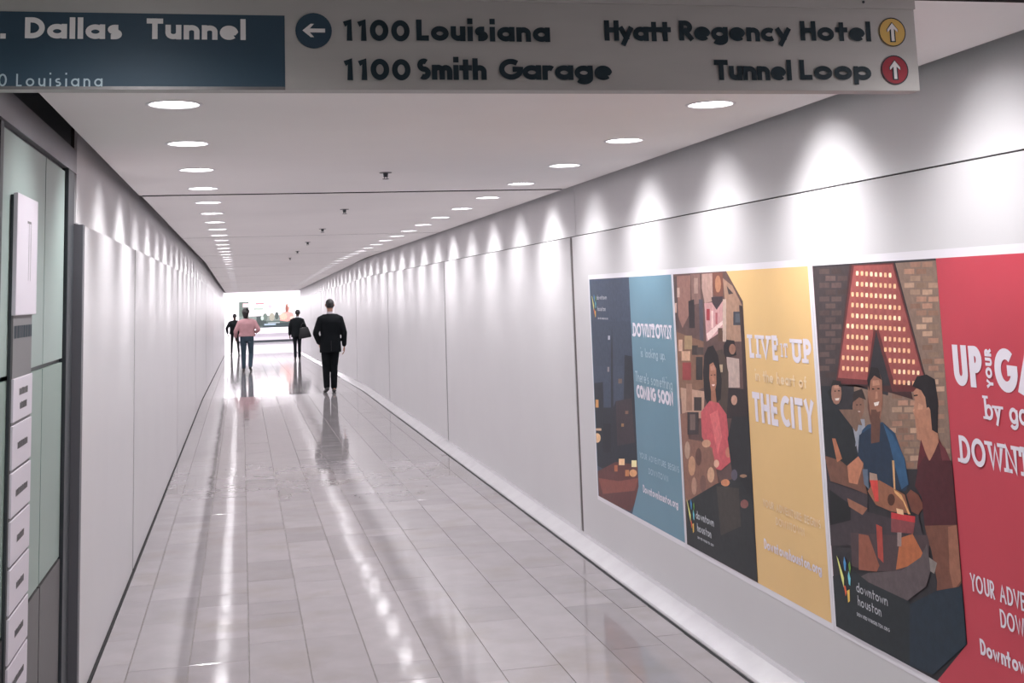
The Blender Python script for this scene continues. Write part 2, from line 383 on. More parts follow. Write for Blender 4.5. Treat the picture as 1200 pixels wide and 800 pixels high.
PIC_B=[('5b4542',[(.018,1.814),(.777,1.81),(.977,1.668),(.956,1.001),(.94,.377),(-.001,.37)]),
('8a655c',[(.078,1.801),(.285,1.802),(.254,1.604),(.125,1.521),(.048,1.602)]),
('4c3c3c',[(.001,1.802),(.078,1.801),(.065,1.52),(.001,1.497)]),
('b59a8e',[(.074,1.738),(.114,1.738),(.106,1.686),(.066,1.686)]),
('c0a093',[(.025,1.655),(.056,1.655),(.048,1.602),(.017,1.602)]),
('7c5f58',[(.291,1.807),(.425,1.806),(.419,1.655),(.289,1.645)]),
('9c8076',[(.339,1.786),(.394,1.785),(.382,1.705),(.327,1.705)]),
('a8897f',[(.452,1.805),(.599,1.806),(.585,1.665),(.47,1.655),(.442,1.734)]),
('70463c',[(.599,1.808),(.738,1.805),(.725,1.684),(.595,1.694)]),
('a47358',[(.708,1.751),(.699,1.729),(.682,1.714),(.661,1.708),(.641,1.714),(.629,1.73),(.627,1.752),(.635,1.773),(.653,1.789),(.674,1.794),(.693,1.788),(.705,1.772)]),
('2d2629',[(.235,1.665),(.322,1.675),(.313,1.525),(.228,1.523)]),
('4a4650',[(.392,1.675),(.446,1.675),(.427,1.459),(.372,1.457)]),
('b98d8c',[(.465,1.655),(.717,1.665),(.708,1.524),(.467,1.46)]),
('96353c',[(.492,1.626),(.537,1.626),(.529,1.568),(.484,1.568)]),
('d9b9b4',[(.557,1.617),(.583,1.617),(.57,1.53),(.544,1.53)]),
('9e5257',[(.612,1.608),(.638,1.608),(.629,1.551),(.604,1.55)]),
('d8bdb8',[(.473,1.499),(.703,1.571),(.7,1.552),(.495,1.466)]),
('5a4238',[(.634,1.532),(.692,1.533),(.682,1.467),(.624,1.465)]),
('3c3035',[(.567,1.685),(.721,1.689),(.712,1.665),(.63,1.622),(.576,1.656)]),
('9c7b68',[(.734,1.779),(.85,1.739),(.953,1.647),(.939,1.475),(.737,1.469),(.745,1.656)]),
('b9a295',[(.719,1.675),(.763,1.675),(.732,1.468),(.687,1.467)]),
('453a3a',[(.778,1.74),(.856,1.702),(.796,1.698)]),
('383a42',[(.843,1.615),(.949,1.616),(.939,1.552),(.833,1.55)]),
('50545c',[(.866,1.606),(.924,1.606),(.918,1.565),(.859,1.564)]),
('3a2b2b',[(.919,1.647),(.957,1.643),(.96,1.119),(.907,1.114),(.92,1.456)]),
('7a5a49',[(.032,1.498),(.427,1.459),(.391,1.222),(.007,1.134)]),
('9b8163',[(.149,1.48),(.265,1.484),(.254,1.413),(.138,1.408)]),
('c29a85',[(.056,1.457),(.116,1.459),(.106,1.397),(.046,1.395)]),
('8c3c3d',[(.097,1.335),(.229,1.342),(.215,1.25),(.083,1.242)]),
('2f2a2a',[(.304,1.375),(.401,1.379),(.383,1.261),(.286,1.255)]),
('c09a80',[(.091,1.396),(.224,1.402),(.216,1.351),(.084,1.345)]),
('3b3230',[(.257,1.433),(.341,1.436),(.334,1.386),(.249,1.383)]),
('4a3e3c',[(.326,1.426),(.422,1.429),(.416,1.39),(.32,1.386)]),
('b28f7c',[(.046,1.199),(.402,1.204),(.367,1.065),(.051,1.036)]),
('3b302f',[(.244,1.163),(.356,1.171),(.345,1.102),(.233,1.092)]),
('94705f',[(.139,1.225),(.226,1.231),(.205,1.09),(.117,1.082)]),
('241d20',[(.697,1.449),(.738,1.478),(.834,1.476),(.852,1.408),(.774,1.396),(.722,1.375),(.691,1.411)]),
('8d6555',[(.845,1.435),(.837,1.422),(.821,1.412),(.8,1.408),(.78,1.411),(.766,1.419),(.763,1.432),(.77,1.446),(.787,1.456),(.808,1.46),(.828,1.457),(.841,1.448)]),
('b09a92',[(.725,1.394),(.88,1.391),(.871,1.255),(.727,1.245)]),
('473a33',[(.578,1.416),(.681,1.429),(.739,1.32),(.705,1.096),(.604,1.087)]),
('b09a80',[(.619,1.351),(.67,1.354),(.664,1.316),(.614,1.313)]),
('2c2426',[(.727,1.245),(.939,1.251),(.96,1.119),(.68,1.093)]),
('b48a78',[(.829,1.193),(.822,1.181),(.807,1.171),(.787,1.166),(.769,1.168),(.756,1.175),(.752,1.187),(.759,1.2),(.775,1.21),(.795,1.214),(.813,1.212),(.826,1.205)]),
('1d181b',[(.43,1.39),(.481,1.431),(.557,1.444),(.614,1.398),(.646,1.277),(.619,1.181),(.455,1.121),(.397,1.174),(.397,1.301)]),
('a06d58',[(.495,1.345),(.544,1.359),(.581,1.33),(.574,1.254),(.532,1.194),(.495,1.21),(.479,1.276)]),
('96644f',[(.495,1.21),(.554,1.224),(.563,1.149),(.485,1.142)]),
('2c1a1a',[(.503,1.295),(.524,1.296),(.523,1.292),(.502,1.29)]),
('2c1a1a',[(.548,1.299),(.568,1.3),(.568,1.295),(.547,1.294)]),
('e0c8c0',[(.508,1.246),(.553,1.251),(.544,1.241),(.518,1.239)]),
('b58270',[(.504,1.336),(.557,1.346),(.569,1.322),(.506,1.315)]),
('b07a66',[(.525,1.289),(.541,1.29),(.545,1.265),(.519,1.263)]),
('b8545a',[(.335,1.094),(.47,1.162),(.59,1.16),(.685,1.113),(.696,.996),(.725,.946),(.711,.891),(.57,.83),(.465,.827),(.403,.92),(.332,.968)]),
('c9686a',[(.46,1.094),(.57,1.125),(.61,.998),(.537,.902)]),
('b77763',[(.717,.934),(.71,.921),(.695,.91),(.676,.904),(.658,.905),(.645,.913),(.642,.926),(.649,.939),(.665,.951),(.684,.956),(.702,.955),(.714,.947)]),
('7f5a4c',[(.022,1.055),(.136,1.077),(.131,.935),(.312,.944),(.465,.927),(.498,.842),(.53,.759),(.457,.672),(.227,.591),(.04,.561)]),
('3b3234',[(.136,1.077),(.303,1.091),(.285,.975),(.118,.957)]),
('6c5a54',[(.175,1.068),(.252,1.075),(.239,.993),(.162,.985)]),
('b78d73',[(.453,.948),(.443,.937),(.419,.927),(.387,.92),(.356,.919),(.334,.924),(.327,.934),(.337,.945),(.362,.955),(.394,.961),(.425,.962),(.446,.957)]),
('b58a6e',[(.214,.806),(.203,.779),(.18,.757),(.152,.746),(.126,.75),(.109,.767),(.106,.792),(.117,.82),(.14,.842),(.169,.852),(.194,.849),(.211,.832)]),
('c39a7e',[(.479,.796),(.469,.775),(.449,.758),(.423,.75),(.399,.751),(.383,.763),(.379,.783),(.389,.803),(.409,.82),(.435,.829),(.459,.827),(.475,.815)]),
('5a3d36',[(.313,.864),(.303,.84),(.284,.821),(.26,.812),(.238,.815),(.224,.83),(.221,.853),(.231,.877),(.251,.896),(.274,.905),(.296,.902),(.31,.887)]),
('a88a78',[(.146,.879),(.137,.854),(.119,.835),(.098,.826),(.078,.83),(.065,.846),(.063,.869),(.073,.894),(.09,.913),(.112,.922),(.132,.918),(.144,.902)]),
('6b4c44',[(.356,.735),(.347,.711),(.328,.692),(.304,.682),(.283,.685),(.268,.7),(.266,.722),(.276,.746),(.295,.765),(.318,.774),(.34,.771),(.354,.757)]),
('a5806e',[(.218,.704),(.209,.679),(.192,.66),(.171,.651),(.152,.654),(.139,.669),(.137,.692),(.147,.716),(.164,.736),(.185,.745),(.204,.741),(.216,.726)]),
('d2a78f',[(.551,.86),(.545,.85),(.53,.841),(.512,.835),(.494,.836),(.481,.841),(.478,.851),(.484,.862),(.499,.871),(.518,.876),(.535,.875),(.548,.87)]),
('232428',[(.681,.995),(.755,1.109),(.96,1.127),(.959,.729),(.776,.7),(.714,.838)]),
('26292c',[(.046,.597),(.499,.755),(.795,.828),(.963,.719),(.957,.377),(.029,.373)]),
('c07f5c',[(.678,.786),(.669,.776),(.647,.766),(.617,.76),(.588,.758),(.567,.761),(.561,.769),(.57,.779),(.593,.788),(.622,.795),(.651,.797),(.671,.793)]),
('96755e',[(.894,.847),(.888,.842),(.871,.837),(.849,.832),(.828,.831),(.812,.832),(.807,.835),(.813,.84),(.83,.845),(.852,.849),(.874,.851),(.889,.85)]),
('7e4f4b',[(.893,.718),(.885,.707),(.866,.696),(.841,.69),(.817,.688),(.8,.693),(.795,.703),(.803,.715),(.823,.725),(.848,.732),(.872,.733),(.888,.728)]),
('55505f',[(.78,.837),(.773,.822),(.757,.811),(.737,.804),(.717,.805),(.704,.813),(.701,.826),(.708,.84),(.724,.852),(.745,.858),(.764,.857),(.777,.849)]),
('3d3835',[(.498,.744),(.787,.775),(.787,.598),(.521,.508)])]
PIC_C=[('2c2a2e',[(.018,1.81),(.959,1.804),(.957,1.164),(.949,.547),(.728,.391),(.021,.376),(.017,1.087)]),
('7d675b',[(.686,1.804),(.958,1.805),(.965,1.567),(.95,1.107),(.484,1.046),(.567,1.335),(.842,1.374)]),
('3b3334',[(.022,1.805),(.361,1.804),(.184,1.351),(.021,1.296)]),
('7a6457',[(.307,1.338),(.734,1.309),(.681,1.072),(.27,1.018)]),
('926e5e',[(.789,1.804),(.855,1.803),(.852,1.786),(.787,1.786)]),
('957160',[(.869,1.802),(.932,1.801),(.929,1.784),(.866,1.784)]),
('4f403d',[(.083,1.797),(.171,1.796),(.168,1.776),(.08,1.777)]),
('3e3230',[(.19,1.795),(.273,1.794),(.271,1.774),(.187,1.775)]),
('a17a67',[(.745,1.781),(.812,1.78),(.809,1.762),(.742,1.763)]),
('826253',[(.826,1.779),(.89,1.778),(.888,1.761),(.823,1.761)]),
('5b4946',[(.133,1.768),(.219,1.767),(.216,1.747),(.13,1.748)]),
('4b3c3a',[(.237,1.766),(.319,1.765),(.316,1.746),(.234,1.746)]),
('967a68',[(.782,1.755),(.848,1.755),(.845,1.737),(.78,1.738)]),
('856c5c',[(.862,1.754),(.925,1.753),(.922,1.736),(.859,1.736)]),
('50403e',[(.075,1.741),(.162,1.74),(.159,1.72),(.072,1.72)]),
('574543',[(.181,1.739),(.265,1.739),(.262,1.719),(.178,1.719)]),
('a58672',[(.738,1.731),(.804,1.731),(.802,1.714),(.735,1.714)]),
('806858',[(.819,1.73),(.883,1.73),(.88,1.713),(.816,1.713)]),
('9d7f6c',[(.897,1.729),(.959,1.729),(.956,1.712),(.894,1.712)]),
('453836',[(.124,1.712),(.21,1.712),(.207,1.692),(.121,1.692)]),
('3d312f',[(.229,1.711),(.311,1.711),(.308,1.692),(.226,1.691)]),
('967a68',[(.775,1.706),(.84,1.707),(.838,1.689),(.772,1.689)]),
('ac8c77',[(.855,1.706),(.918,1.706),(.915,1.689),(.852,1.688)]),
('524240',[(.066,1.684),(.154,1.685),(.151,1.665),(.063,1.664)]),
('584744',[(.173,1.684),(.257,1.684),(.254,1.665),(.17,1.664)]),
('9f7866',[(.812,1.682),(.876,1.682),(.873,1.665),(.809,1.664)]),
('a67e6b',[(.89,1.681),(.952,1.682),(.95,1.665),(.887,1.664)]),
('574643',[(.116,1.656),(.202,1.657),(.199,1.637),(.113,1.636)]),
('7d5e50',[(.768,1.657),(.833,1.658),(.831,1.641),(.765,1.64)]),
('a87f6c',[(.847,1.658),(.911,1.659),(.908,1.642),(.845,1.64)]),
('4a3b39',[(.058,1.627),(.146,1.629),(.143,1.609),(.055,1.607)]),
('4f403d',[(.165,1.628),(.249,1.63),(.246,1.61),(.162,1.608)]),
('906d5c',[(.804,1.633),(.869,1.635),(.866,1.617),(.802,1.616)]),
('886757',[(.883,1.634),(.945,1.635),(.943,1.618),(.88,1.617)]),
('4e3f3d',[(.108,1.6),(.194,1.602),(.191,1.582),(.105,1.58)]),
('ae8d78',[(.84,1.61),(.904,1.611),(.901,1.594),(.838,1.592)]),
('51413f',[(.05,1.571),(.138,1.573),(.135,1.553),(.046,1.55)]),
('594745',[(.156,1.573),(.241,1.575),(.238,1.556),(.153,1.553)]),
('b2917b',[(.797,1.585),(.862,1.587),(.859,1.57),(.795,1.567)]),
('856c5c',[(.876,1.586),(.938,1.588),(.936,1.571),(.873,1.569)]),
('564543',[(.099,1.544),(.186,1.547),(.183,1.527),(.096,1.524)]),
('ae8d78',[(.833,1.561),(.897,1.564),(.894,1.547),(.831,1.544)]),
('4e3e3c',[(.041,1.514),(.129,1.518),(.126,1.498),(.038,1.494)]),
('524240',[(.148,1.517),(.233,1.521),(.23,1.501),(.145,1.497)]),
('a17a67',[(.869,1.539),(.931,1.541),(.929,1.524),(.866,1.521)]),
('4e3e3c',[(.091,1.488),(.177,1.492),(.174,1.472),(.088,1.467)]),
('795c4e',[(.826,1.513),(.89,1.517),(.887,1.5),(.824,1.496)]),
('564543',[(.033,1.457),(.121,1.462),(.118,1.442),(.03,1.437)]),
('816959',[(.862,1.491),(.924,1.494),(.922,1.478),(.859,1.474)]),
('554442',[(.083,1.432),(.169,1.437),(.166,1.417),(.08,1.411)]),
('7e5f51',[(.819,1.465),(.883,1.469),(.88,1.452),(.816,1.448)]),
('9e7765',[(.896,1.469),(.958,1.473),(.956,1.456),(.894,1.452)]),
('574643',[(.024,1.401),(.113,1.406),(.11,1.386),(.021,1.38)]),
('967160',[(.855,1.443),(.917,1.447),(.915,1.431),(.852,1.426)]),
('3e3130',[(.074,1.376),(.161,1.382),(.158,1.362),(.071,1.355)]),
('8e7462',[(.889,1.422),(.951,1.426),(.949,1.409),(.887,1.405)]),
('b2917b',[(.847,1.396),(.91,1.401),(.908,1.384),(.845,1.379)]),
('b3917c',[(.882,1.374),(.944,1.38),(.942,1.363),(.88,1.357)]),
('7a5c4e',[(.594,1.33),(.664,1.336),(.661,1.318),(.591,1.312)]),
('7e6657',[(.679,1.336),(.747,1.342),(.744,1.325),(.676,1.319)]),
('8b6959',[(.761,1.342),(.826,1.348),(.824,1.331),(.759,1.325)]),
('856c5c',[(.84,1.348),(.903,1.354),(.901,1.337),(.838,1.331)]),
('a37b68',[(.633,1.308),(.702,1.315),(.699,1.297),(.63,1.29)]),
('a87f6b',[(.717,1.315),(.783,1.321),(.781,1.304),(.714,1.297)]),
('917664',[(.798,1.321),(.862,1.327),(.859,1.31),(.795,1.304)]),
('916d5d',[(.875,1.327),(.937,1.333),(.935,1.316),(.873,1.31)]),
('9d806c',[(.586,1.28),(.657,1.287),(.654,1.269),(.584,1.262)]),
('9e816d',[(.672,1.287),(.739,1.294),(.737,1.276),(.669,1.269)]),
('987c69',[(.754,1.294),(.819,1.3),(.817,1.283),(.751,1.276)]),
('9b7563',[(.833,1.3),(.896,1.307),(.894,1.29),(.831,1.283)]),
('856556',[(.626,1.258),(.695,1.266),(.692,1.248),(.623,1.24)]),
('997c6a',[(.71,1.266),(.776,1.273),(.774,1.255),(.707,1.248)]),
('7d6656',[(.79,1.273),(.855,1.28),(.852,1.263),(.788,1.256)]),
('94705f',[(.868,1.28),(.93,1.286),(.928,1.27),(.866,1.263)]),
('967160',[(.579,1.229),(.649,1.237),(.647,1.219),(.576,1.211)]),
('806858',[(.664,1.237),(.732,1.245),(.73,1.227),(.662,1.22)]),
('967a68',[(.747,1.245),(.812,1.252),(.81,1.235),(.744,1.228)]),
('907563',[(.826,1.253),(.889,1.26),(.887,1.243),(.824,1.236)]),
('a58672',[(.531,1.2),(.603,1.208),(.6,1.19),(.528,1.182)]),
('795b4e',[(.618,1.209),(.687,1.216),(.685,1.199),(.616,1.191)]),
('b1907a',[(.702,1.217),(.769,1.225),(.766,1.207),(.7,1.199)]),
('8e6b5b',[(.783,1.225),(.848,1.232),(.845,1.215),(.781,1.208)]),
('8e7362',[(.861,1.233),(.924,1.24),(.921,1.223),(.859,1.216)]),
('866556',[(.571,1.179),(.642,1.187),(.639,1.17),(.569,1.161)]),
('95705f',[(.657,1.188),(.725,1.196),(.722,1.179),(.654,1.17)]),
('896858',[(.74,1.197),(.805,1.205),(.803,1.187),(.737,1.179)]),
('7e6657',[(.819,1.205),(.882,1.213),(.88,1.196),(.817,1.188)]),
('a48672',[(.524,1.149),(.595,1.158),(.593,1.14),(.521,1.131)]),
('816253',[(.611,1.159),(.68,1.167),(.677,1.15),(.608,1.141)]),
('89705f',[(.695,1.168),(.762,1.176),(.759,1.159),(.692,1.15)]),
('8c6a5a',[(.776,1.177),(.841,1.185),(.838,1.168),(.774,1.16)]),
('826a5a',[(.854,1.186),(.917,1.193),(.914,1.176),(.852,1.168)]),
('876657',[(.564,1.129),(.634,1.138),(.632,1.12),(.561,1.111)]),
('947966',[(.65,1.139),(.718,1.147),(.715,1.13),(.647,1.121)]),
('866d5c',[(.732,1.148),(.798,1.157),(.795,1.139),(.73,1.131)]),
('987361',[(.812,1.157),(.875,1.166),(.873,1.149),(.81,1.14)]),
('957967',[(.889,1.166),(.95,1.174),(.948,1.158),(.887,1.149)]),
('7c5e50',[(.516,1.098),(.588,1.108),(.585,1.09),(.513,1.08)]),
('876e5d',[(.603,1.109),(.673,1.118),(.67,1.1),(.601,1.091)]),
('aa8a76',[(.688,1.119),(.755,1.128),(.752,1.111),(.685,1.101)]),
('846455',[(.769,1.129),(.834,1.137),(.831,1.12),(.766,1.111)]),
('9f826e',[(.847,1.138),(.91,1.147),(.907,1.13),(.845,1.121)]),
('8f7463',[(.556,1.078),(.627,1.088),(.624,1.07),(.554,1.06)]),
('856555',[(.642,1.089),(.71,1.099),(.708,1.081),(.64,1.071)]),
('8b7160',[(.725,1.1),(.791,1.109),(.788,1.092),(.723,1.082)]),
('8b6959',[(.805,1.11),(.869,1.119),(.866,1.102),(.803,1.093)]),
('8b6959',[(.882,1.119),(.943,1.128),(.941,1.111),(.88,1.103)]),
('3e2627',[(.344,1.809),(.399,1.807),(.208,1.353),(.404,1.339),(.586,1.332),(.736,1.32),(.724,1.366),(.158,1.333)]),
('5b2b2b',[(.361,1.806),(.676,1.805),(.837,1.373),(.749,1.348),(.597,1.337),(.511,1.556),(.416,1.35),(.159,1.339)]),
('8f4a47',[(.378,1.802),(.666,1.8),(.806,1.428),(.828,1.396),(.62,1.362),(.527,1.566),(.496,1.566),(.415,1.368),(.181,1.362)]),
('f4d6b0',[(.393,1.782),(.41,1.781),(.411,1.773),(.407,1.765),(.39,1.765),(.389,1.773)]),
('e7b48a',[(.429,1.78),(.446,1.78),(.447,1.771),(.444,1.763),(.427,1.763),(.426,1.772)]),
('e7b48a',[(.465,1.778),(.482,1.778),(.483,1.769),(.48,1.761),(.463,1.761),(.462,1.77)]),
('f4d6b0',[(.501,1.776),(.517,1.776),(.518,1.767),(.515,1.759),(.498,1.76),(.497,1.768)]),
('f4d6b0',[(.536,1.774),(.552,1.774),(.553,1.766),(.55,1.757),(.533,1.758),(.532,1.766)]),
('f4d6b0',[(.57,1.772),(.586,1.772),(.587,1.764),(.584,1.756),(.568,1.756),(.567,1.764)]),
('e7b48a',[(.604,1.771),(.62,1.77),(.621,1.762),(.618,1.754),(.602,1.754),(.601,1.763)]),
('f4d6b0',[(.637,1.769),(.653,1.769),(.654,1.76),(.651,1.752),(.635,1.753),(.634,1.761)]),
('f4d6b0',[(.387,1.741),(.404,1.741),(.405,1.732),(.401,1.724),(.384,1.724),(.383,1.732)]),
('e7b48a',[(.423,1.739),(.44,1.739),(.441,1.731),(.438,1.722),(.421,1.722),(.42,1.731)]),
('f4d6b0',[(.459,1.738),(.476,1.737),(.477,1.729),(.474,1.721),(.457,1.721),(.456,1.729)]),
('f4d6b0',[(.495,1.736),(.511,1.736),(.512,1.728),(.509,1.719),(.492,1.719),(.491,1.728)]),
('e7b48a',[(.53,1.735),(.546,1.734),(.547,1.726),(.544,1.718),(.527,1.718),(.526,1.726)]),
('e7b48a',[(.564,1.733),(.58,1.733),(.581,1.725),(.578,1.716),(.562,1.717),(.561,1.725)]),
('e7b48a',[(.598,1.732),(.614,1.731),(.615,1.723),(.612,1.715),(.596,1.715),(.595,1.723)]),
('e7b48a',[(.632,1.73),(.647,1.73),(.648,1.722),(.645,1.714),(.629,1.714),(.629,1.722)]),
('e7b48a',[(.665,1.729),(.68,1.728),(.681,1.72),(.678,1.712),(.662,1.712),(.662,1.721)]),
('e7b48a',[(.343,1.701),(.361,1.701),(.362,1.693),(.358,1.684),(.341,1.684),(.34,1.693)]),
('e7b48a',[(.38,1.7),(.398,1.7),(.399,1.691),(.395,1.683),(.378,1.683),(.377,1.691)]),
('e7b48a',[(.417,1.699),(.434,1.699),(.435,1.69),(.432,1.682),(.415,1.682),(.414,1.69)]),
('f4d6b0',[(.453,1.697),(.47,1.697),(.471,1.689),(.468,1.681),(.451,1.681),(.45,1.689)]),
('e7b48a',[(.489,1.696),(.505,1.696),(.506,1.688),(.503,1.679),(.486,1.679),(.485,1.688)]),
('f4d6b0',[(.524,1.695),(.54,1.695),(.541,1.686),(.538,1.678),(.521,1.678),(.521,1.687)]),
('e7b48a',[(.558,1.694),(.575,1.693),(.575,1.685),(.572,1.677),(.556,1.677),(.555,1.685)]),
('f4d6b0',[(.592,1.692),(.608,1.692),(.609,1.684),(.606,1.676),(.59,1.676),(.589,1.684)]),
('f4d6b0',[(.626,1.691),(.642,1.691),(.642,1.683),(.639,1.675),(.624,1.675),(.623,1.683)]),
('f4d6b0',[(.659,1.69),(.674,1.69),(.675,1.682),(.672,1.674),(.657,1.674),(.656,1.682)]),
('e7b48a',[(.337,1.66),(.355,1.66),(.356,1.652),(.352,1.643),(.334,1.643),(.334,1.651)]),
('e7b48a',[(.374,1.659),(.392,1.659),(.393,1.651),(.389,1.642),(.372,1.642),(.371,1.65)]),
('f4d6b0',[(.411,1.658),(.428,1.658),(.429,1.65),(.426,1.641),(.409,1.641),(.408,1.65)]),
('e7b48a',[(.447,1.657),(.464,1.657),(.465,1.649),(.462,1.64),(.445,1.64),(.444,1.649)]),
('e7b48a',[(.483,1.656),(.499,1.656),(.5,1.648),(.497,1.639),(.48,1.639),(.479,1.648)]),
('e7b48a',[(.518,1.655),(.534,1.655),(.535,1.647),(.532,1.639),(.515,1.639),(.515,1.647)]),
('e7b48a',[(.553,1.654),(.569,1.654),(.569,1.646),(.566,1.638),(.55,1.638),(.549,1.646)]),
('e7b48a',[(.587,1.653),(.603,1.653),(.603,1.645),(.6,1.637),(.584,1.637),(.583,1.645)]),
('f4d6b0',[(.62,1.652),(.636,1.652),(.637,1.644),(.633,1.636),(.618,1.636),(.617,1.644)]),
('e7b48a',[(.653,1.651),(.669,1.651),(.669,1.643),(.666,1.635),(.651,1.635),(.65,1.643)]),
('e7b48a',[(.686,1.65),(.701,1.65),(.702,1.643),(.699,1.635),(.684,1.634),(.683,1.642)]),
('e7b48a',[(.331,1.619),(.349,1.619),(.35,1.61),(.346,1.602),(.328,1.602),(.327,1.61)]),
('f4d6b0',[(.368,1.618),(.386,1.618),(.387,1.61),(.383,1.601),(.366,1.601),(.365,1.609)]),
('e7b48a',[(.405,1.617),(.422,1.618),(.423,1.609),(.42,1.601),(.402,1.6),(.402,1.609)]),
('f4d6b0',[(.441,1.617),(.458,1.617),(.459,1.608),(.456,1.6),(.439,1.6),(.438,1.608)]),
('e7b48a',[(.477,1.616),(.494,1.616),(.494,1.608),(.491,1.6),(.474,1.599),(.474,1.608)]),
('e7b48a',[(.512,1.615),(.528,1.615),(.529,1.607),(.526,1.599),(.51,1.599),(.509,1.607)]),
('e7b48a',[(.547,1.615),(.563,1.615),(.564,1.607),(.56,1.598),(.544,1.598),(.543,1.606)]),
('f4d6b0',[(.581,1.614),(.597,1.614),(.597,1.606),(.594,1.598),(.578,1.598),(.578,1.606)]),
('e7b48a',[(.614,1.613),(.63,1.614),(.631,1.606),(.628,1.597),(.612,1.597),(.611,1.605)]),
('f4d6b0',[(.648,1.613),(.663,1.613),(.664,1.605),(.661,1.597),(.645,1.597),(.644,1.605)]),
('f4d6b0',[(.68,1.612),(.695,1.612),(.696,1.604),(.693,1.596),(.678,1.596),(.677,1.604)]),
('f4d6b0',[(.287,1.578),(.305,1.578),(.306,1.57),(.302,1.561),(.284,1.561),(.283,1.569)]),
('f4d6b0',[(.325,1.577),(.342,1.578),(.343,1.569),(.34,1.561),(.322,1.56),(.321,1.569)]),
('e7b48a',[(.362,1.577),(.38,1.577),(.38,1.569),(.377,1.56),(.36,1.56),(.359,1.568)]),
('e7b48a',[(.399,1.577),(.416,1.577),(.417,1.569),(.414,1.56),(.396,1.56),(.395,1.568)]),
('f4d6b0',[(.435,1.576),(.452,1.577),(.453,1.568),(.45,1.56),(.433,1.559),(.432,1.568)]),
('e7b48a',[(.471,1.576),(.488,1.576),(.488,1.568),(.485,1.56),(.468,1.559),(.468,1.568)]),
('e7b48a',[(.506,1.576),(.523,1.576),(.523,1.568),(.52,1.559),(.504,1.559),(.503,1.567)]),
('e7b48a',[(.541,1.575),(.557,1.575),(.558,1.567),(.555,1.559),(.538,1.559),(.538,1.567)]),
('e7b48a',[(.575,1.575),(.591,1.575),(.592,1.567),(.588,1.559),(.572,1.559),(.572,1.567)]),
('e7b48a',[(.609,1.574),(.624,1.575),(.625,1.567),(.622,1.559),(.606,1.558),(.605,1.566)]),
('e7b48a',[(.642,1.574),(.657,1.574),(.658,1.566),(.655,1.558),(.639,1.558),(.639,1.566)]),
('f4d6b0',[(.674,1.574),(.69,1.574),(.691,1.566),(.687,1.558),(.672,1.558),(.671,1.566)]),
('e7b48a',[(.707,1.573),(.722,1.574),(.723,1.566),(.719,1.558),(.704,1.558),(.704,1.565)]),
('e7b48a',[(.281,1.536),(.299,1.537),(.3,1.528),(.296,1.519),(.278,1.519),(.277,1.528)]),
('e7b48a',[(.319,1.536),(.336,1.537),(.337,1.528),(.334,1.52),(.316,1.519),(.315,1.527)]),
('e7b48a',[(.356,1.536),(.373,1.537),(.374,1.528),(.371,1.52),(.353,1.519),(.353,1.527)]),
('e7b48a',[(.393,1.536),(.41,1.536),(.411,1.528),(.408,1.52),(.39,1.519),(.389,1.527)]),
('f4d6b0',[(.429,1.536),(.446,1.536),(.447,1.528),(.444,1.52),(.427,1.519),(.426,1.527)]),
('f4d6b0',[(.569,1.536),(.585,1.536),(.586,1.528),(.583,1.52),(.567,1.519),(.566,1.527)]),
('e7b48a',[(.603,1.536),(.619,1.536),(.619,1.528),(.616,1.52),(.6,1.519),(.6,1.527)]),
('e7b48a',[(.636,1.535),(.652,1.536),(.652,1.528),(.649,1.52),(.634,1.519),(.633,1.527)]),
('e7b48a',[(.669,1.535),(.684,1.536),(.685,1.528),(.682,1.52),(.666,1.519),(.666,1.527)]),
('e7b48a',[(.701,1.535),(.716,1.536),(.717,1.528),(.714,1.52),(.699,1.52),(.698,1.527)]),
('e7b48a',[(.733,1.535),(.748,1.536),(.748,1.528),(.745,1.52),(.731,1.52),(.73,1.527)]),
('e7b48a',[(.274,1.495),(.292,1.495),(.293,1.487),(.29,1.478),(.272,1.477),(.271,1.486)]),
('e7b48a',[(.312,1.495),(.33,1.495),(.331,1.487),(.328,1.478),(.31,1.478),(.309,1.486)]),
('e7b48a',[(.35,1.495),(.367,1.496),(.368,1.487),(.365,1.479),(.347,1.478),(.346,1.486)]),
('e7b48a',[(.387,1.495),(.404,1.496),(.405,1.488),(.402,1.479),(.384,1.478),(.383,1.487)]),
('e7b48a',[(.423,1.496),(.44,1.496),(.441,1.488),(.438,1.479),(.421,1.479),(.42,1.487)]),
('e7b48a',[(.563,1.496),(.579,1.497),(.58,1.489),(.577,1.481),(.561,1.48),(.56,1.488)]),
('e7b48a',[(.597,1.497),(.613,1.497),(.614,1.489),(.61,1.481),(.595,1.48),(.594,1.488)]),
('f4d6b0',[(.63,1.497),(.646,1.497),(.647,1.489),(.643,1.481),(.628,1.481),(.627,1.489)]),
('e7b48a',[(.663,1.497),(.678,1.498),(.679,1.49),(.676,1.482),(.661,1.481),(.66,1.489)]),
('e7b48a',[(.695,1.497),(.711,1.498),(.711,1.49),(.708,1.482),(.693,1.481),(.692,1.489)]),
('e7b48a',[(.727,1.497),(.742,1.498),(.743,1.49),(.74,1.482),(.725,1.482),(.724,1.49)]),
('e7b48a',[(.229,1.452),(.248,1.453),(.249,1.445),(.245,1.436),(.227,1.435),(.226,1.444)]),
('e7b48a',[(.268,1.453),(.286,1.454),(.287,1.445),(.284,1.436),(.266,1.436),(.265,1.444)]),
('f4d6b0',[(.306,1.454),(.324,1.454),(.325,1.446),(.321,1.437),(.304,1.436),(.303,1.445)]),
('e7b48a',[(.344,1.454),(.361,1.455),(.362,1.446),(.359,1.438),(.341,1.437),(.34,1.445)]),
('f4d6b0',[(.381,1.455),(.398,1.455),(.399,1.447),(.395,1.439),(.378,1.438),(.377,1.446)]),
('e7b48a',[(.417,1.455),(.434,1.456),(.435,1.448),(.432,1.439),(.415,1.438),(.414,1.447)]),
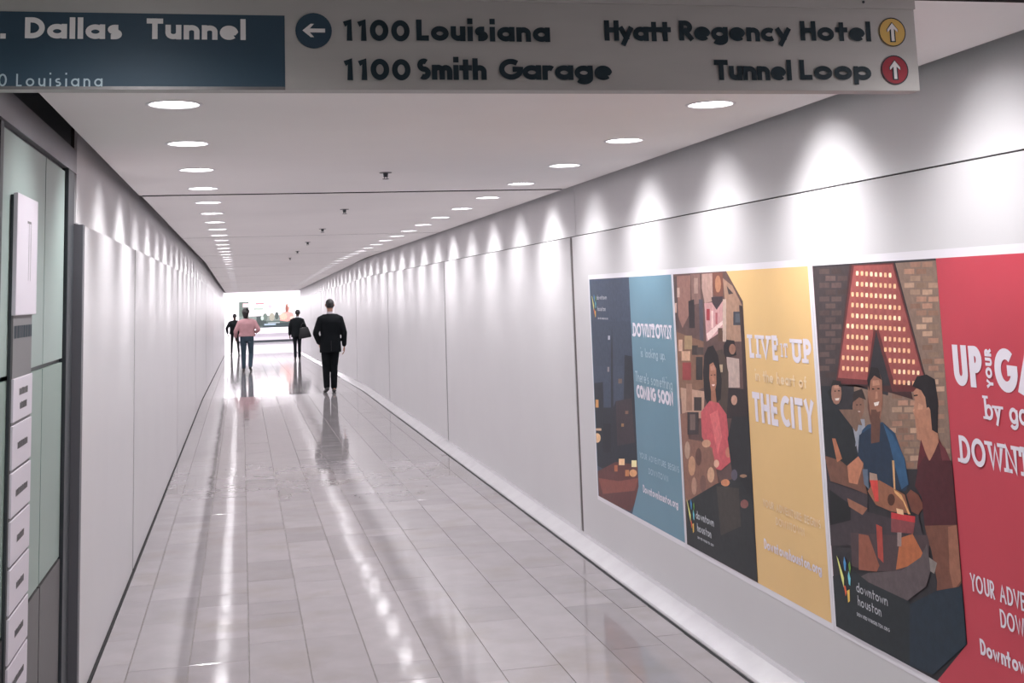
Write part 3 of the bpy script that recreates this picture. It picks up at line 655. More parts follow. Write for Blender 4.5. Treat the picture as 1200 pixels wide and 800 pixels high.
('e7b48a',[(.591,1.458),(.607,1.458),(.608,1.45),(.605,1.442),(.589,1.442),(.588,1.45)]),
('e7b48a',[(.625,1.458),(.64,1.459),(.641,1.451),(.638,1.443),(.622,1.442),(.621,1.45)]),
('e7b48a',[(.657,1.459),(.673,1.459),(.673,1.452),(.67,1.444),(.655,1.443),(.654,1.451)]),
('f4d6b0',[(.69,1.459),(.705,1.46),(.706,1.452),(.703,1.444),(.687,1.443),(.687,1.451)]),
('e7b48a',[(.722,1.46),(.737,1.46),(.737,1.453),(.734,1.445),(.719,1.444),(.719,1.452)]),
('e7b48a',[(.753,1.46),(.768,1.461),(.769,1.453),(.766,1.445),(.751,1.444),(.75,1.452)]),
('e7b48a',[(.223,1.41),(.242,1.411),(.243,1.403),(.239,1.394),(.221,1.393),(.22,1.402)]),
('e7b48a',[(.262,1.411),(.28,1.412),(.281,1.404),(.277,1.395),(.259,1.394),(.258,1.403)]),
('e7b48a',[(.3,1.412),(.318,1.413),(.319,1.405),(.315,1.396),(.298,1.395),(.297,1.403)]),
('e7b48a',[(.338,1.413),(.355,1.414),(.356,1.406),(.353,1.397),(.335,1.396),(.334,1.404)]),
('e7b48a',[(.375,1.414),(.392,1.415),(.393,1.407),(.389,1.398),(.372,1.397),(.371,1.405)]),
('e7b48a',[(.411,1.415),(.428,1.416),(.429,1.407),(.426,1.399),(.409,1.398),(.408,1.406)]),
('e7b48a',[(.619,1.42),(.634,1.42),(.635,1.413),(.632,1.404),(.616,1.404),(.616,1.411)]),
('f4d6b0',[(.652,1.42),(.667,1.421),(.668,1.413),(.665,1.405),(.649,1.404),(.649,1.412)]),
('f4d6b0',[(.684,1.421),(.699,1.422),(.7,1.414),(.697,1.406),(.682,1.405),(.681,1.413)]),
('e7b48a',[(.716,1.422),(.731,1.423),(.732,1.415),(.729,1.407),(.714,1.406),(.713,1.414)]),
('f4d6b0',[(.748,1.423),(.762,1.423),(.763,1.416),(.76,1.408),(.745,1.407),(.745,1.415)]),
('f4d6b0',[(.779,1.423),(.793,1.424),(.794,1.416),(.791,1.409),(.776,1.408),(.776,1.415)]),
('e7b48a',[(.613,1.381),(.629,1.382),(.629,1.374),(.626,1.366),(.611,1.365),(.61,1.373)]),
('e7b48a',[(.646,1.382),(.661,1.383),(.662,1.375),(.659,1.367),(.644,1.366),(.643,1.374)]),
('e7b48a',[(.678,1.383),(.694,1.384),(.694,1.376),(.691,1.368),(.676,1.367),(.675,1.375)]),
('f4d6b0',[(.71,1.384),(.725,1.385),(.726,1.377),(.723,1.369),(.708,1.368),(.707,1.376)]),
('e7b48a',[(.742,1.385),(.757,1.386),(.757,1.378),(.754,1.37),(.74,1.369),(.739,1.377)]),
('22262b',[(.024,1.319),(.11,1.325),(.124,1.26),(.257,1.228),(.292,1.021),(.011,.984)]),
('8d6656',[(.203,1.304),(.193,1.28),(.175,1.262),(.151,1.254),(.13,1.259),(.116,1.274),(.113,1.297),(.123,1.321),(.142,1.339),(.165,1.347),(.186,1.342),(.2,1.326)]),
('241e1f',[(.115,1.325),(.137,1.351),(.203,1.35),(.208,1.326),(.158,1.333)]),
('7c5a4c',[(.38,1.265),(.37,1.24),(.35,1.221),(.325,1.213),(.302,1.217),(.287,1.233),(.284,1.257),(.294,1.281),(.314,1.3),(.339,1.308),(.363,1.304),(.377,1.288)]),
('2d2423',[(.286,1.273),(.303,1.316),(.371,1.332),(.397,1.292),(.344,1.298)]),
('8e8f98',[(.265,1.207),(.375,1.218),(.364,1.072),(.288,1.062)]),
('26405a',[(.324,1.16),(.394,1.199),(.51,1.22),(.594,1.188),(.655,1.088),(.652,1.068),(.292,1.021)]),
('8a5f4e',[(.427,1.377),(.462,1.415),(.508,1.412),(.529,1.373),(.521,1.291),(.49,1.218),(.43,1.202),(.406,1.282)]),
('1f1a1c',[(.417,1.366),(.454,1.418),(.507,1.418),(.525,1.375),(.474,1.388),(.442,1.367),(.427,1.325)]),
('5f3f36',[(.436,1.244),(.5,1.259),(.478,1.207),(.435,1.198)]),
('a4755f',[(.744,1.348),(.749,1.31),(.73,1.279),(.744,1.252),(.743,1.185),(.795,1.171),(.877,1.199),(.886,1.283),(.869,1.375),(.78,1.369)]),
('1c181c',[(.739,1.367),(.776,1.403),(.84,1.413),(.89,1.4),(.899,1.322),(.88,1.218),(.844,1.205),(.824,1.287),(.819,1.334),(.796,1.356)]),
('b28067',[(.844,1.289),(.841,1.282),(.836,1.277),(.83,1.275),(.824,1.276),(.82,1.28),(.819,1.287),(.822,1.294),(.827,1.299),(.833,1.301),(.839,1.3),(.843,1.296)]),
('5a2228',[(.771,1.188),(.878,1.208),(.936,1.142),(.947,1.107),(.727,1.078),(.742,1.118)]),
('2c1c1a',[(.45,1.339),(.467,1.34),(.466,1.335),(.449,1.334)]),
('2c1c1a',[(.49,1.343),(.506,1.344),(.506,1.339),(.489,1.338)]),
('d9cfc8',[(.455,1.286),(.497,1.294),(.486,1.279),(.461,1.274)]),
('a87a64',[(.459,1.369),(.505,1.373),(.51,1.356),(.456,1.348)]),
('a37560',[(.476,1.329),(.488,1.33),(.488,1.304),(.467,1.301)]),
('5c3c34',[(.413,1.314),(.423,1.243),(.438,1.203),(.419,1.211),(.405,1.262)]),
('2c1c1a',[(.141,1.309),(.157,1.31),(.157,1.306),(.14,1.305)]),
('2c1c1a',[(.174,1.313),(.19,1.314),(.19,1.309),(.173,1.308)]),
('cfc2ba',[(.143,1.278),(.181,1.283),(.173,1.273),(.149,1.27)]),
('a67c68',[(.144,1.329),(.182,1.334),(.184,1.321),(.142,1.318)]),
('2c1c1a',[(.316,1.269),(.329,1.27),(.329,1.266),(.316,1.265)]),
('2c1c1a',[(.345,1.272),(.358,1.273),(.357,1.269),(.344,1.268)]),
('b8a49a',[(.319,1.244),(.345,1.246),(.345,1.242),(.318,1.24)]),
('2a1a1a',[(.744,1.336),(.772,1.34),(.771,1.335),(.745,1.331)]),
('b88870',[(.73,1.281),(.742,1.288),(.748,1.277)]),
('6a3630',[(.743,1.259),(.768,1.265),(.763,1.259)]),
('b5866e',[(.771,1.311),(.802,1.304),(.784,1.274),(.763,1.282)]),
('855a49',[(.763,1.234),(.834,1.26),(.867,1.244),(.842,1.195),(.79,1.176)]),
('35587a',[(.507,1.2),(.565,1.19),(.613,1.122),(.586,1.069),(.557,1.135)]),
('15171a',[(.082,1.301),(.113,1.316),(.11,1.259)]),
('1d2226',[(.03,1.225),(.242,1.243),(.279,1.168),(.309,1.055),(.094,1.008),(.011,1.045)]),
('6e5548',[(.171,1.237),(.325,1.25),(.355,1.188),(.298,1.163)]),
('868b96',[(.323,1.192),(.363,1.192),(.312,1.12),(.283,1.104)]),
('1e2f42',[(.324,1.153),(.407,1.187),(.519,1.217),(.58,1.18),(.651,1.104),(.667,1.017),(.634,.988),(.539,.98),(.456,.999),(.366,.999),(.296,1.06)]),
('2c5070',[(.513,1.216),(.58,1.18),(.646,1.109),(.661,1.016),(.611,.991),(.576,1.07),(.551,1.146)]),
('5d3f35',[(.431,1.259),(.47,1.262),(.496,1.227),(.477,1.144),(.412,1.131)]),
('a5735c',[(.741,1.285),(.846,1.294),(.882,1.217),(.883,1.183),(.814,1.115),(.792,1.144),(.775,1.177),(.743,1.227)]),
('1b171b',[(.846,1.294),(.891,1.298),(.882,1.217),(.847,1.225)]),
('4a1f25',[(.79,1.132),(.819,1.113),(.883,1.189),(.955,1.119),(.951,.925),(.752,.879),(.756,.977),(.706,1.017),(.74,1.091)]),
('642e33',[(.883,1.189),(.922,1.171),(.955,1.119),(.953,1.035),(.908,1.074)]),
('6d4a3d',[(.017,1.039),(.155,1.036),(.222,1.018),(.297,1.067),(.342,1.053),(.338,.983),(.357,.935),(.224,.941),(.055,.943)]),
('a5694e',[(.095,1.116),(.125,1.119),(.17,1.045),(.125,1.026)]),
('b0745a',[(.209,1.023),(.305,1.071),(.341,1.047),(.282,.962),(.213,.959)]),
('3b3338',[(.025,.939),(.357,.935),(.347,.87),(.523,.875),(.714,.919),(.743,.82),(.001,.68)]),
('17191c',[(.042,.908),(.215,.875),(.206,.815),(.028,.765)]),
('8a5a44',[(.359,.948),(.417,.994),(.456,1.002),(.552,.988),(.632,.976),(.658,.915),(.527,.9),(.417,.906)]),
('596677',[(.331,1.026),(.371,1.031),(.373,.956),(.336,.97)]),
('c4453f',[(.381,.992),(.443,1.002),(.439,.922),(.412,.918)]),
('a08678',[(.385,1.021),(.44,1.022),(.443,1.0),(.381,.992)]),
('4b2c22',[(.56,.947),(.555,.936),(.544,.926),(.53,.921),(.517,.922),(.508,.928),(.506,.939),(.511,.951),(.522,.96),(.536,.965),(.549,.964),(.558,.958)]),
('c59a6b',[(.56,1.087),(.576,1.089),(.569,.985),(.557,.983)]),
('cf9d6a',[(.557,.983),(.608,.973),(.653,.92),(.663,.913),(.645,.91),(.617,.95),(.561,.972)]),
('6b3e31',[(.676,1.0),(.725,.99),(.758,.955),(.714,.919),(.67,.923),(.644,.978)]),
('b8353a',[(.526,.897),(.691,.91),(.687,.888),(.523,.875)]),
('7d4143',[(.523,.875),(.687,.888),(.67,.847),(.515,.825)]),
('d8b08a',[(.565,.918),(.612,.92),(.615,.902),(.568,.9)]),
('8e5f4b',[(.19,.897),(.349,.883),(.305,.851),(.2,.866)]),
('5b3a34',[(.753,.885),(.956,.926),(.948,.859),(.766,.824)]),
('48393c',[(.199,.767),(.509,.813),(.775,.861),(.757,.737),(.589,.702),(.322,.646),(.192,.64)]),
('87503f',[(.266,.774),(.342,.782),(.41,.685),(.386,.658),(.246,.636)]),
('a0433a',[(.408,.835),(.452,.832),(.443,.701),(.404,.714)]),
('a8623f',[(.577,.815),(.666,.846),(.729,.787),(.706,.754),(.53,.695)]),
('8f7b78',[(.56,.832),(.59,.837),(.582,.787),(.553,.782)]),
('564c4e',[(.321,.641),(.569,.7),(.709,.774),(.757,.829),(.766,.739),(.731,.68),(.612,.612),(.571,.583),(.331,.568),(.159,.571)]),
('20272b',[(-.005,.557),(.211,.623),(.316,.605),(.611,.602),(.578,.376),(.014,.368)]),
('471d23',[(.795,1.116),(.951,1.135),(.965,.957),(.956,.925),(.752,.885),(.745,1.015)]),
('6d4538',[(.753,.889),(.961,.928),(.958,.743),(.902,.696),(.828,.638),(.786,.642),(.805,.71),(.785,.807)]),
('8f5f4c',[(.901,.911),(.961,.928),(.959,.752),(.904,.705),(.888,.764)]),
('1e2c38',[(.61,.592),(.8,.682),(.956,.73),(.954,.546),(.731,.387),(.578,.376)]),
('7d7470',[(.764,.785),(.814,.776),(.791,.735),(.766,.739)])]

# ---------------------------------------------------------------- lobby at the far end
def sbox(name, a, b, m, label, cat='wall'): return tag(box(name, a, b, m), label, cat, kind='structure')
LYE = 66.0
MT['lobby_floor'] = mat('lobby_floor_stone', (.60, .57, .60, 1), .08, var=.06, scale=3, spec=.6)
MT['bench_grey'] = mat('bench_front', (.42, .40, .43, 1), .4)
sbox('floor_lobby', (-5, END, LOBZ - .1), (6.5, LYE, LOBZ), MT['lobby_floor'], 'bright polished floor of the lobby beyond the tunnel', 'floor')
sbox('wall_far', (-5, LYE, LOBZ), (6.5, LYE + .1, 3.0), MT['lobby'], 'brilliant white end wall of the lobby carrying the mural')
sbox('wall_lobby_left', (-5.1, END, LOBZ), (-5, LYE, 3.0), MT['lobby'], 'white left side wall of the lobby past the tunnel mouth')
sbox('wall_lobby_right', (6.5, END, LOBZ), (6.6, LYE, 3.0), MT['lobby'], 'white right side wall of the lobby past the tunnel mouth')
sbox('ceiling_lobby', (-5, END, 2.45), (6.5, LYE, 2.55), MT['lobby'], 'white lobby ceiling beyond the tunnel header', 'ceiling')
sbox('wall_mouth_left', (-5, END, LOBZ), (UL - .1, END + .12, 3.0), MT['lobby'], 'white return wall left of the tunnel mouth')
sbox('wall_mouth_right', (URR + .1, END, LOBZ), (6.5, END + .12, 3.0), MT['lobby'], 'white return wall right of the tunnel mouth')
# long white bench under the mural
bench = tag(empty('lobby_bench', (1.2, LYE - .35, LOBZ)), 'long white bench with grey front under the far mural', 'bench')
def cbox(name, a, b, m, parent):      # box in parent's own coordinates
    return MB().box(*a, *b).build(name, m, parent)
cbox('bench_top', (-1.4, -.3, .47), (2.6, .34, .55), MT['lobby'], bench)
cbox('bench_front', (-1.4, -.24, .12), (2.6, -.18, .47), MT['bench_grey'], bench)
cbox('plinth', (-1.36, -.2, 0), (2.56, .3, .12), MT['steel_dark'], bench)
for i, yy in enumerate((56.0, 60.0, 64.6)):  # strip fixtures added out of direct view to brighten the lobby
    t = tag(empty('lobby_fill_strip', (.9, yy, 2.44)), ('added strip light brightening the lobby just past the tunnel header', 'added strip light brightening the middle of the far lobby', 'added strip light brightening the far mural wall')[i], 'lamp', 'added lobby fill lights')
    cbox('housing', (-2.6, -.12, -.03), (2.6, .12, 0), MT['white_trim'], t)
    cbox('diffuser', (-2.55, -.09, -.045), (2.55, .09, -.03), MT['lens'], t)
    l = bpy.data.lights.new('lobby_fill_lamp', 'AREA'); l.shape = 'RECTANGLE'; l.size = 5.1; l.size_y = .18; l.energy = LOBBY_W; l.color = (1, .98, 1)
    lo = link(bpy.data.objects.new('lobby_fill_lamp', l), t); lo.location = (0, 0, -.055)
# mural
from mathutils.geometry import tessellate_polygon
def clip(poly, reg):
    out = poly
    n = len(reg); area = sum(reg[i][0] * reg[(i + 1) % n][1] - reg[(i + 1) % n][0] * reg[i][1] for i in range(n))
    sg = 1 if area > 0 else -1
    for i in range(n):
        a, b = reg[i], reg[(i + 1) % n]; inp = out; out = []
        if not inp: return []
        def side(p): return sg * ((b[0] - a[0]) * (p[1] - a[1]) - (b[1] - a[1]) * (p[0] - a[0]))
        for j in range(len(inp)):
            p, q = inp[j], inp[(j + 1) % len(inp)]; sp, sq = side(p), side(q)
            if sp >= 0: out.append(p)
            if (sp >= 0) != (sq >= 0):
                t = sp / (sp - sq); out.append((p[0] + t * (q[0] - p[0]), p[1] + t * (q[1] - p[1])))
    return out
def print_mat(name, k=1.0, var=.18):
    m = bpy.data.materials.new(name); m.use_nodes = True; nt = m.node_tree; N = nt.nodes; L = nt.links; b = N['Principled BSDF']
    at = N.new('ShaderNodeAttribute'); at.attribute_name = 'ink'
    g = N.new('ShaderNodeNewGeometry')
    n = N.new('ShaderNodeTexNoise'); n.inputs['Scale'].default_value = 30; n.inputs['Detail'].default_value = 5; n.inputs['Roughness'].default_value = .7; L.new(g.outputs['Position'], n.inputs['Vector'])
    r = N.new('ShaderNodeMapRange'); r.inputs[1].default_value = .3; r.inputs[2].default_value = .7; r.inputs[3].default_value = k * (1 - var); r.inputs[4].default_value = k * (1 + var); L.new(n.outputs[0], r.inputs[0])
    v = N.new('ShaderNodeVectorMath'); v.operation = 'SCALE'; L.new(at.outputs['Color'], v.inputs[0]); L.new(r.outputs[0], v.inputs['Scale'])
    L.new(v.outputs[0], b.inputs['Base Color']); b.inputs['Roughness'].default_value = .45; b.inputs['Specular IOR Level'].default_value = .3
    return m
MT['ink'] = print_mat('printed_picture_ink', 1.25)
MT['ink_mural'] = print_mat('mural_ink', .75, .3)
def picture(name, polys, region, place, m, parent, step=.00006, base=0.0):
    """flat print: polygons laid in print order, one mesh, colour per face"""
    V = []; F = []; cols = []; done = []
    for i, (c, pts) in enumerate(polys):
        p = clip(list(pts), region)
        q = []
        for a in p:
            if not q or (abs(a[0] - q[-1][0]) + abs(a[1] - q[-1][1])) > 1e-5: q.append(a)
        if len(q) > 1 and abs(q[0][0] - q[-1][0]) + abs(q[0][1] - q[-1][1]) < 1e-5: q.pop()
        if len(q) < 3: continue
        bb = (min(a[0] for a in q), min(a[1] for a in q), max(a[0] for a in q), max(a[1] for a in q))
        ly = 1 + max([d[4] for d in done if d[0] < bb[2] and d[2] > bb[0] and d[1] < bb[3] and d[3] > bb[1]] or [-1]); done.append(bb + (ly,))
        k = len(V); V += [place(u, v, base + step * ly) for u, v in q]
        for tri in tessellate_polygon([[Vector((u, v, 0)) for u, v in q]]):
            if len(set(tri)) == 3: F.append(tuple(k + j for j in tri)); cols.append(lin(c))
    me = bpy.data.meshes.new(name); me.from_pydata(V, [], F); me.materials.append(m)
    ca = me.color_attributes.new('ink', 'FLOAT_COLOR', 'CORNER')
    for p, c in zip(me.polygons, cols):
        for li in p.loop_indices: ca.data[li].color = c
    return link(bpy.data.objects.new(name, me), parent)
def rect(a, b, c, d): return [(a, b), (c, b), (c, d), (a, d)]
def oval(cx, cy, rx, ry, n=12): return [(cx + rx * math.cos(6.2832 * i / n), cy + ry * math.sin(6.2832 * i / n)) for i in range(n)]
mur = tag(empty('wall_mural', (-.165, LYE - .02, .30)), 'wide colourful picture mural on the bright white end wall', 'picture')
cbox('backing_board', (0, 0, -.01), (2.95, .02, 1.42), MT['print_white'], mur)
mp = [('d9cdd0', rect(0, 0, 2.9, 1.4)), ('55615a', rect(0, .45, .5, 1.38)), ('c9a8ac', rect(.2, 1.1, .9, 1.3)), ('e6dadd', rect(.6, .85, 2.0, 1.35)),
      ('8d9a90', rect(.75, .93, 1.25, 1.06)), ('b86a72', rect(.85, 1.22, 1.3, 1.3)), ('b39aa0', oval(1.6, 1.1, .1, .1)), ('6d7570', rect(0, 0, 2.4, .62)),
      ('4a5651', rect(0, 0, 2.9, .35)), ('343d3c', rect(.9, .1, 1.4, .6)), ('8c8a7c', oval(1.7, .55, .14, .22)), ('55625a', oval(1.35, .55, .12, .2)), ('3e4844', oval(1.95, .6, .1, .2)), ('9fb0a6', oval(1.2, .5, .08, .12)), ('9aa3a4', rect(1.5, .18, 2.1, .26)),
      ('c98d84', [(2.1, .35), (2.25, .75), (2.5, .82), (2.8, .7), (2.85, .4), (2.5, .28)]), ('d7a08c', oval(2.3, .55, .2, .18)), ('b5766a', oval(2.5, 1.0, .1, .22)), ('e9c9bd', rect(2.52, 1.05, 2.62, 1.38)), ('7a4b40', oval(2.47, .95, .07, .2)), ('cdb0a0', oval(2.75, .45, .12, .1)), ('2f3b3d', rect(1.2, .0, 2.9, .22)), ('8fa0ad', rect(1.3, .12, 1.9, .2))]
picture('mural_print', mp, rect(0, 0, 2.93, 1.41), lambda u, v, d: (u, -.002 - d, v), MT['ink_mural'], mur, .001)

# ---------------------------------------------------------------- downlights
def ring_mesh(name, prof, m, n=28, smooth=True):
    mb = MB(); rs = [[(r * math.cos(6.28318 * k / n), r * math.sin(6.28318 * k / n), z) for k in range(n)] for r, z in prof]
    mb.rings(rs, close=False)
    me = bpy.data.meshes.new(name); me.from_pydata(mb.v, [], mb.f); me.materials.append(m)
    for p in me.polygons: p.use_smooth = smooth
    return me
trim_me = ring_mesh('trim_ring', [(.090, .012), (.088, -.001), (.092, -.004), (.101, -.003), (.103, .001)], MT['white_trim'])
mb = MB(); n = 24
mb.rings([[(r * math.cos(6.28318 * k / n), r * math.sin(6.28318 * k / n), z) for k in range(n)] for r, z in [(.089, .008), (.070, .013), (.03, .016)]], close=False)
mb.f.append(tuple(range(2 * n, 3 * n))); mb.m.append(0)
lens_me = bpy.data.meshes.new('lens'); lens_me.from_pydata(mb.v, [], mb.f); lens_me.materials.append(MT['lens'])
PAT = [(1.25, .050), (.62, .03), (1.0, .04), (.5, .03), (1.5, .045)]
def beam(nm, k, size, blend):
    l = bpy.data.lights.new(nm, 'SPOT'); l.energy = LAMP_W * 4 * k; l.color = LAMP; l.spot_size = math.radians(size); l.spot_blend = blend; l.shadow_soft_size = .035
    return l
KS_ = (1.15, .75, 1.0, .85)
beams = [beam('beam', 1.10 * k, 150, 1.0) for k in KS_]
# a second tilted spot, added to each fitting, shapes narrow scallops on the wall
scallop_spots = [beam('wall_beam', .36 * k, 84, .95) for k in (1.25, .6, 1.05, .75)]
for side, lx in enumerate(LXS):
    for i, ly in enumerate(LY):
        z = CEIL + cz(ly)
        t = empty('downlight', (lx, ly, z))
        seen = ly > 3.6
        sd = ('left', 'right')[side]
        k = i - 4
        nth = ['nearest', 'second', 'third', 'fourth', 'fifth', 'sixth', 'seventh', 'eighth', 'ninth', 'tenth', 'eleventh', 'twelfth', 'thirteenth', 'fourteenth']
        if 1 <= k <= 14: lab = 'round white recessed ceiling light, %s visible of the %s row past the sign' % (nth[k - 1], sd)
        elif k > 14: lab = 'small far round recessed ceiling light in the dense tail of the %s row' % sd
        else: lab = 'round recessed ceiling light of the %s row hidden above or before the sign' % sd
        tag(t, lab, 'lamp', 'downlights in the %s ceiling row' % sd)
        link(bpy.data.objects.new('trim_ring', trim_me), t)
        link(bpy.data.objects.new('lens', lens_me), t)
        lo = link(bpy.data.objects.new('beam', beams[(i * (3 if side else 1) + side) % 4]), t); lo.location = (0, 0, -.008)
        lk = link(bpy.data.objects.new('wall_beam', scallop_spots[(i * (3 if side else 1) + side) % 4]), t); lk.location = (0, 0, -.010)
        lk.rotation_euler = (0, math.radians(-46 if side else 46), 0)
# sprinkler heads
spr = MB(); n = 14
def disc(mb, r, z0, z1, r2=None, cx=0, cy=0):
    r2 = r if r2 is None else r2
    mb.rings([[(cx + r * math.cos(6.28318 * k / n), cy + r * math.sin(6.28318 * k / n), z0) for k in range(n)], [(cx + r2 * math.cos(6.28318 * k / n), cy + r2 * math.sin(6.28318 * k / n), z1) for k in range(n)]])
me_pl = MB(); disc(me_pl, .036, -.004, 0, .038)
me_bd = MB(); disc(me_bd, .011, -.028, -.003, .016); disc(me_bd, .019, -.04, -.037); me_bd.tube([(-.012, 0, -.02), (-.006, 0, -.038)], [.002, .002], 6); me_bd.tube([(.012, 0, -.02), (.006, 0, -.038)], [.002, .002], 6)
for i, (yy, lb) in enumerate(((7.157, 'nearest dark ceiling sprinkler head, between the light rows'), (10.15, 'second nearest small dark ceiling sprinkler head'), (13.0, 'third small dark ceiling sprinkler head from the sign'), (16.0, 'fourth small dark ceiling sprinkler head from the sign'), (19.0, 'fifth tiny dark ceiling sprinkler head from the sign'), (22.0, 'farthest tiny ceiling sprinkler head in view'))):
    t = tag(empty('fire_sprinkler', (.835, yy, CEIL)), lb, 'sprinkler', 'ceiling sprinkler heads')
    me_pl.build('cover_plate', MT['steel'], t); me_bd.build('sprinkler_body', MT['steel_dark'], t)

# ---------------------------------------------------------------- drawn lettering
def A(cx, cy, rx, ry, a0, a1, n=14):
    return [(cx + rx * math.cos(math.radians(a0 + (a1 - a0) * i / n)), cy + ry * math.sin(math.radians(a0 + (a1 - a0) * i / n))) for i in range(n + 1)]
X = .60   # x-height
bowl = A(.30, X / 2, .30, X / 2, 0, 360, 24)
G = {
 ' ': (.30, []), '.': (.02, [[(0, 0), (0, .03)]]), "'": (.02, [[(0, 1), (0, .78)]]),
 '0': (.50, [A(.25, .5, .25, .5, 0, 360, 26)]), '1': (.22, [[(0, .86), (.2, 1), (.2, 0)]]),
 'A': (.66, [[(0, 0), (.33, 1), (.66, 0)], [(.12, .33), (.54, .33)]]),
 'B': (.44, [[(0, 0), (0, 1), (.2, 1)] + A(.2, .77, .2, .23, 90, -90) + [(0, .54)], [(.2, .54)] + A(.2, .27, .24, .27, 90, -90) + [(0, 0)]]),
 'C': (.62, [A(.42, .5, .42, .5, 52, 308, 22)]),
 'D': (.60, [[(0, 0), (0, 1), (.18, 1)] + A(.18, .5, .42, .5, 90, -90) + [(0, 0)]]),
 'E': (.38, [[(.38, 0), (0, 0), (0, 1), (.38, 1)], [(0, .52), (.34, .52)]]),
 'G': (.74, [A(.42, .5, .42, .5, 50, 360, 26) + [(.48, .5)]]),
 'H': (.54, [[(0, 0), (0, 1)], [(.54, 0), (.54, 1)], [(0, .53), (.54, .53)]]),
 'I': (.0, [[(0, 0), (0, 1)]]),
 'L': (.34, [[(0, 1), (0, 0), (.34, 0)]]),
 'M': (.74, [[(0, 0), (.08, 1), (.37, .2), (.66, 1), (.74, 0)]]),
 'N': (.58, [[(0, 0), (0, 1), (.58, 0), (.58, 1)]]),
 'O': (.80, [A(.40, .5, .40, .5, 0, 360, 28)]),
 'P': (.42, [[(0, 0), (0, 1), (.18, 1)] + A(.18, .73, .24, .27, 90, -90) + [(0, .46)]]),
 'R': (.44, [[(0, 0), (0, 1), (.18, 1)] + A(.18, .73, .24, .27, 90, -90) + [(0, .46)], [(.18, .46), (.44, 0)]]),
 'S': (.42, [A(.21, .75, .20, .25, 50, 270, 14) + A(.21, .25, .21, .25, 90, -130, 14)]),
 'T': (.48, [[(0, 1), (.48, 1)], [(.24, 1), (.24, 0)]]),
 'U': (.52, [[(0, 1), (0, .3)] + A(.26, .28, .26, .28, 180, 360) + [(.52, .3), (.52, 1)]]),
 'V': (.60, [[(0, 1), (.30, 0), (.60, 1)]]),
 'W': (.92, [[(0, 1), (.23, 0), (.46, .9), (.69, 0), (.92, 1)]]),
 'Y': (.54, [[(0, 1), (.27, .46), (.54, 1)], [(.27, .46), (.27, 0)]]),
 'a': (.60, [bowl, [(.60, 0), (.60, X)]]),
 'b': (.60, [bowl, [(0, 0), (0, 1.04)]]),
 'c': (.48, [A(.30, X / 2, .30, X / 2, 50, 310, 18)]),
 'd': (.60, [bowl, [(.60, 0), (.60, 1.04)]]),
 'e': (.58, [[(0, X / 2), (.58, X / 2)] + A(.29, X / 2, .29, X / 2, 0, 318, 22)]),
 'f': (.32, [[(.12, 0), (.12, .85)] + A(.26, .86, .14, .16, 180, 80, 8), [(-.04, X), (.32, X)]]),
 'g': (.60, [bowl, [(.60, X), (.60, .0)] + A(.30, -.04, .30, .24, 0, -150, 14)]),
 'h': (.46, [[(0, 0), (0, 1.04)], [(0, X * .55)] + A(.23, X * .60, .23, X * .40, 180, 0) + [(.46, 0)]]),
 'i': (.0, [[(0, 0), (0, X)], [(0, 1.10), (0, 1.12)]]),
 'k': (.42, [[(0, 0), (0, 1.04)], [(.4, X), (.02, .25), (.42, 0)]]),
 'l': (.0, [[(0, 0), (0, 1.04)]]),
 'm': (.80, [[(0, 0), (0, X)], [(0, X * .55)] + A(.20, X * .62, .20, X * .38, 180, 0) + [(.40, 0)], [(.40, X * .55)] + A(.60, X * .62, .20, X * .38, 180, 0) + [(.80, 0)]]),
 'n': (.46, [[(0, 0), (0, X)], [(0, X * .55)] + A(.23, X * .60, .23, X * .40, 180, 0) + [(.46, 0)]]),
 'o': (.60, [bowl]),
 'p': (.60, [bowl, [(0, -.30), (0, X)]]),
 'r': (.26, [[(0, 0), (0, X)], [(0, X * .5)] + A(.20, X * .6, .20, X * .40, 180, 45, 10)]),
 's': (.38, [[(.34, X), (.19, X)] + A(.19, X * .76, .18, X * .24, 105, 270, 10) + A(.20, X * .26, .18, X * .26, 90, -75, 10) + [(.19, 0), (.02, 0)]]),
 't': (.34, [[(.17, 0), (.17, .95)], [(-.02, X), (.36, X)]]),
 'u': (.46, [[(0, X), (0, .26)] + A(.23, .25, .23, .25, 180, 360) + [(.46, X)], [(.46, X), (.46, 0)]]),
 'v': (.46, [[(0, X), (.23, 0), (.46, X)]]),
 'w': (.74, [[(0, X), (.185, 0), (.37, X * .9), (.555, 0), (.74, X)]]),
 'y': (.50, [[(0, X), (.26, .04)], [(.50, X), (.12, -.30)]]),
}
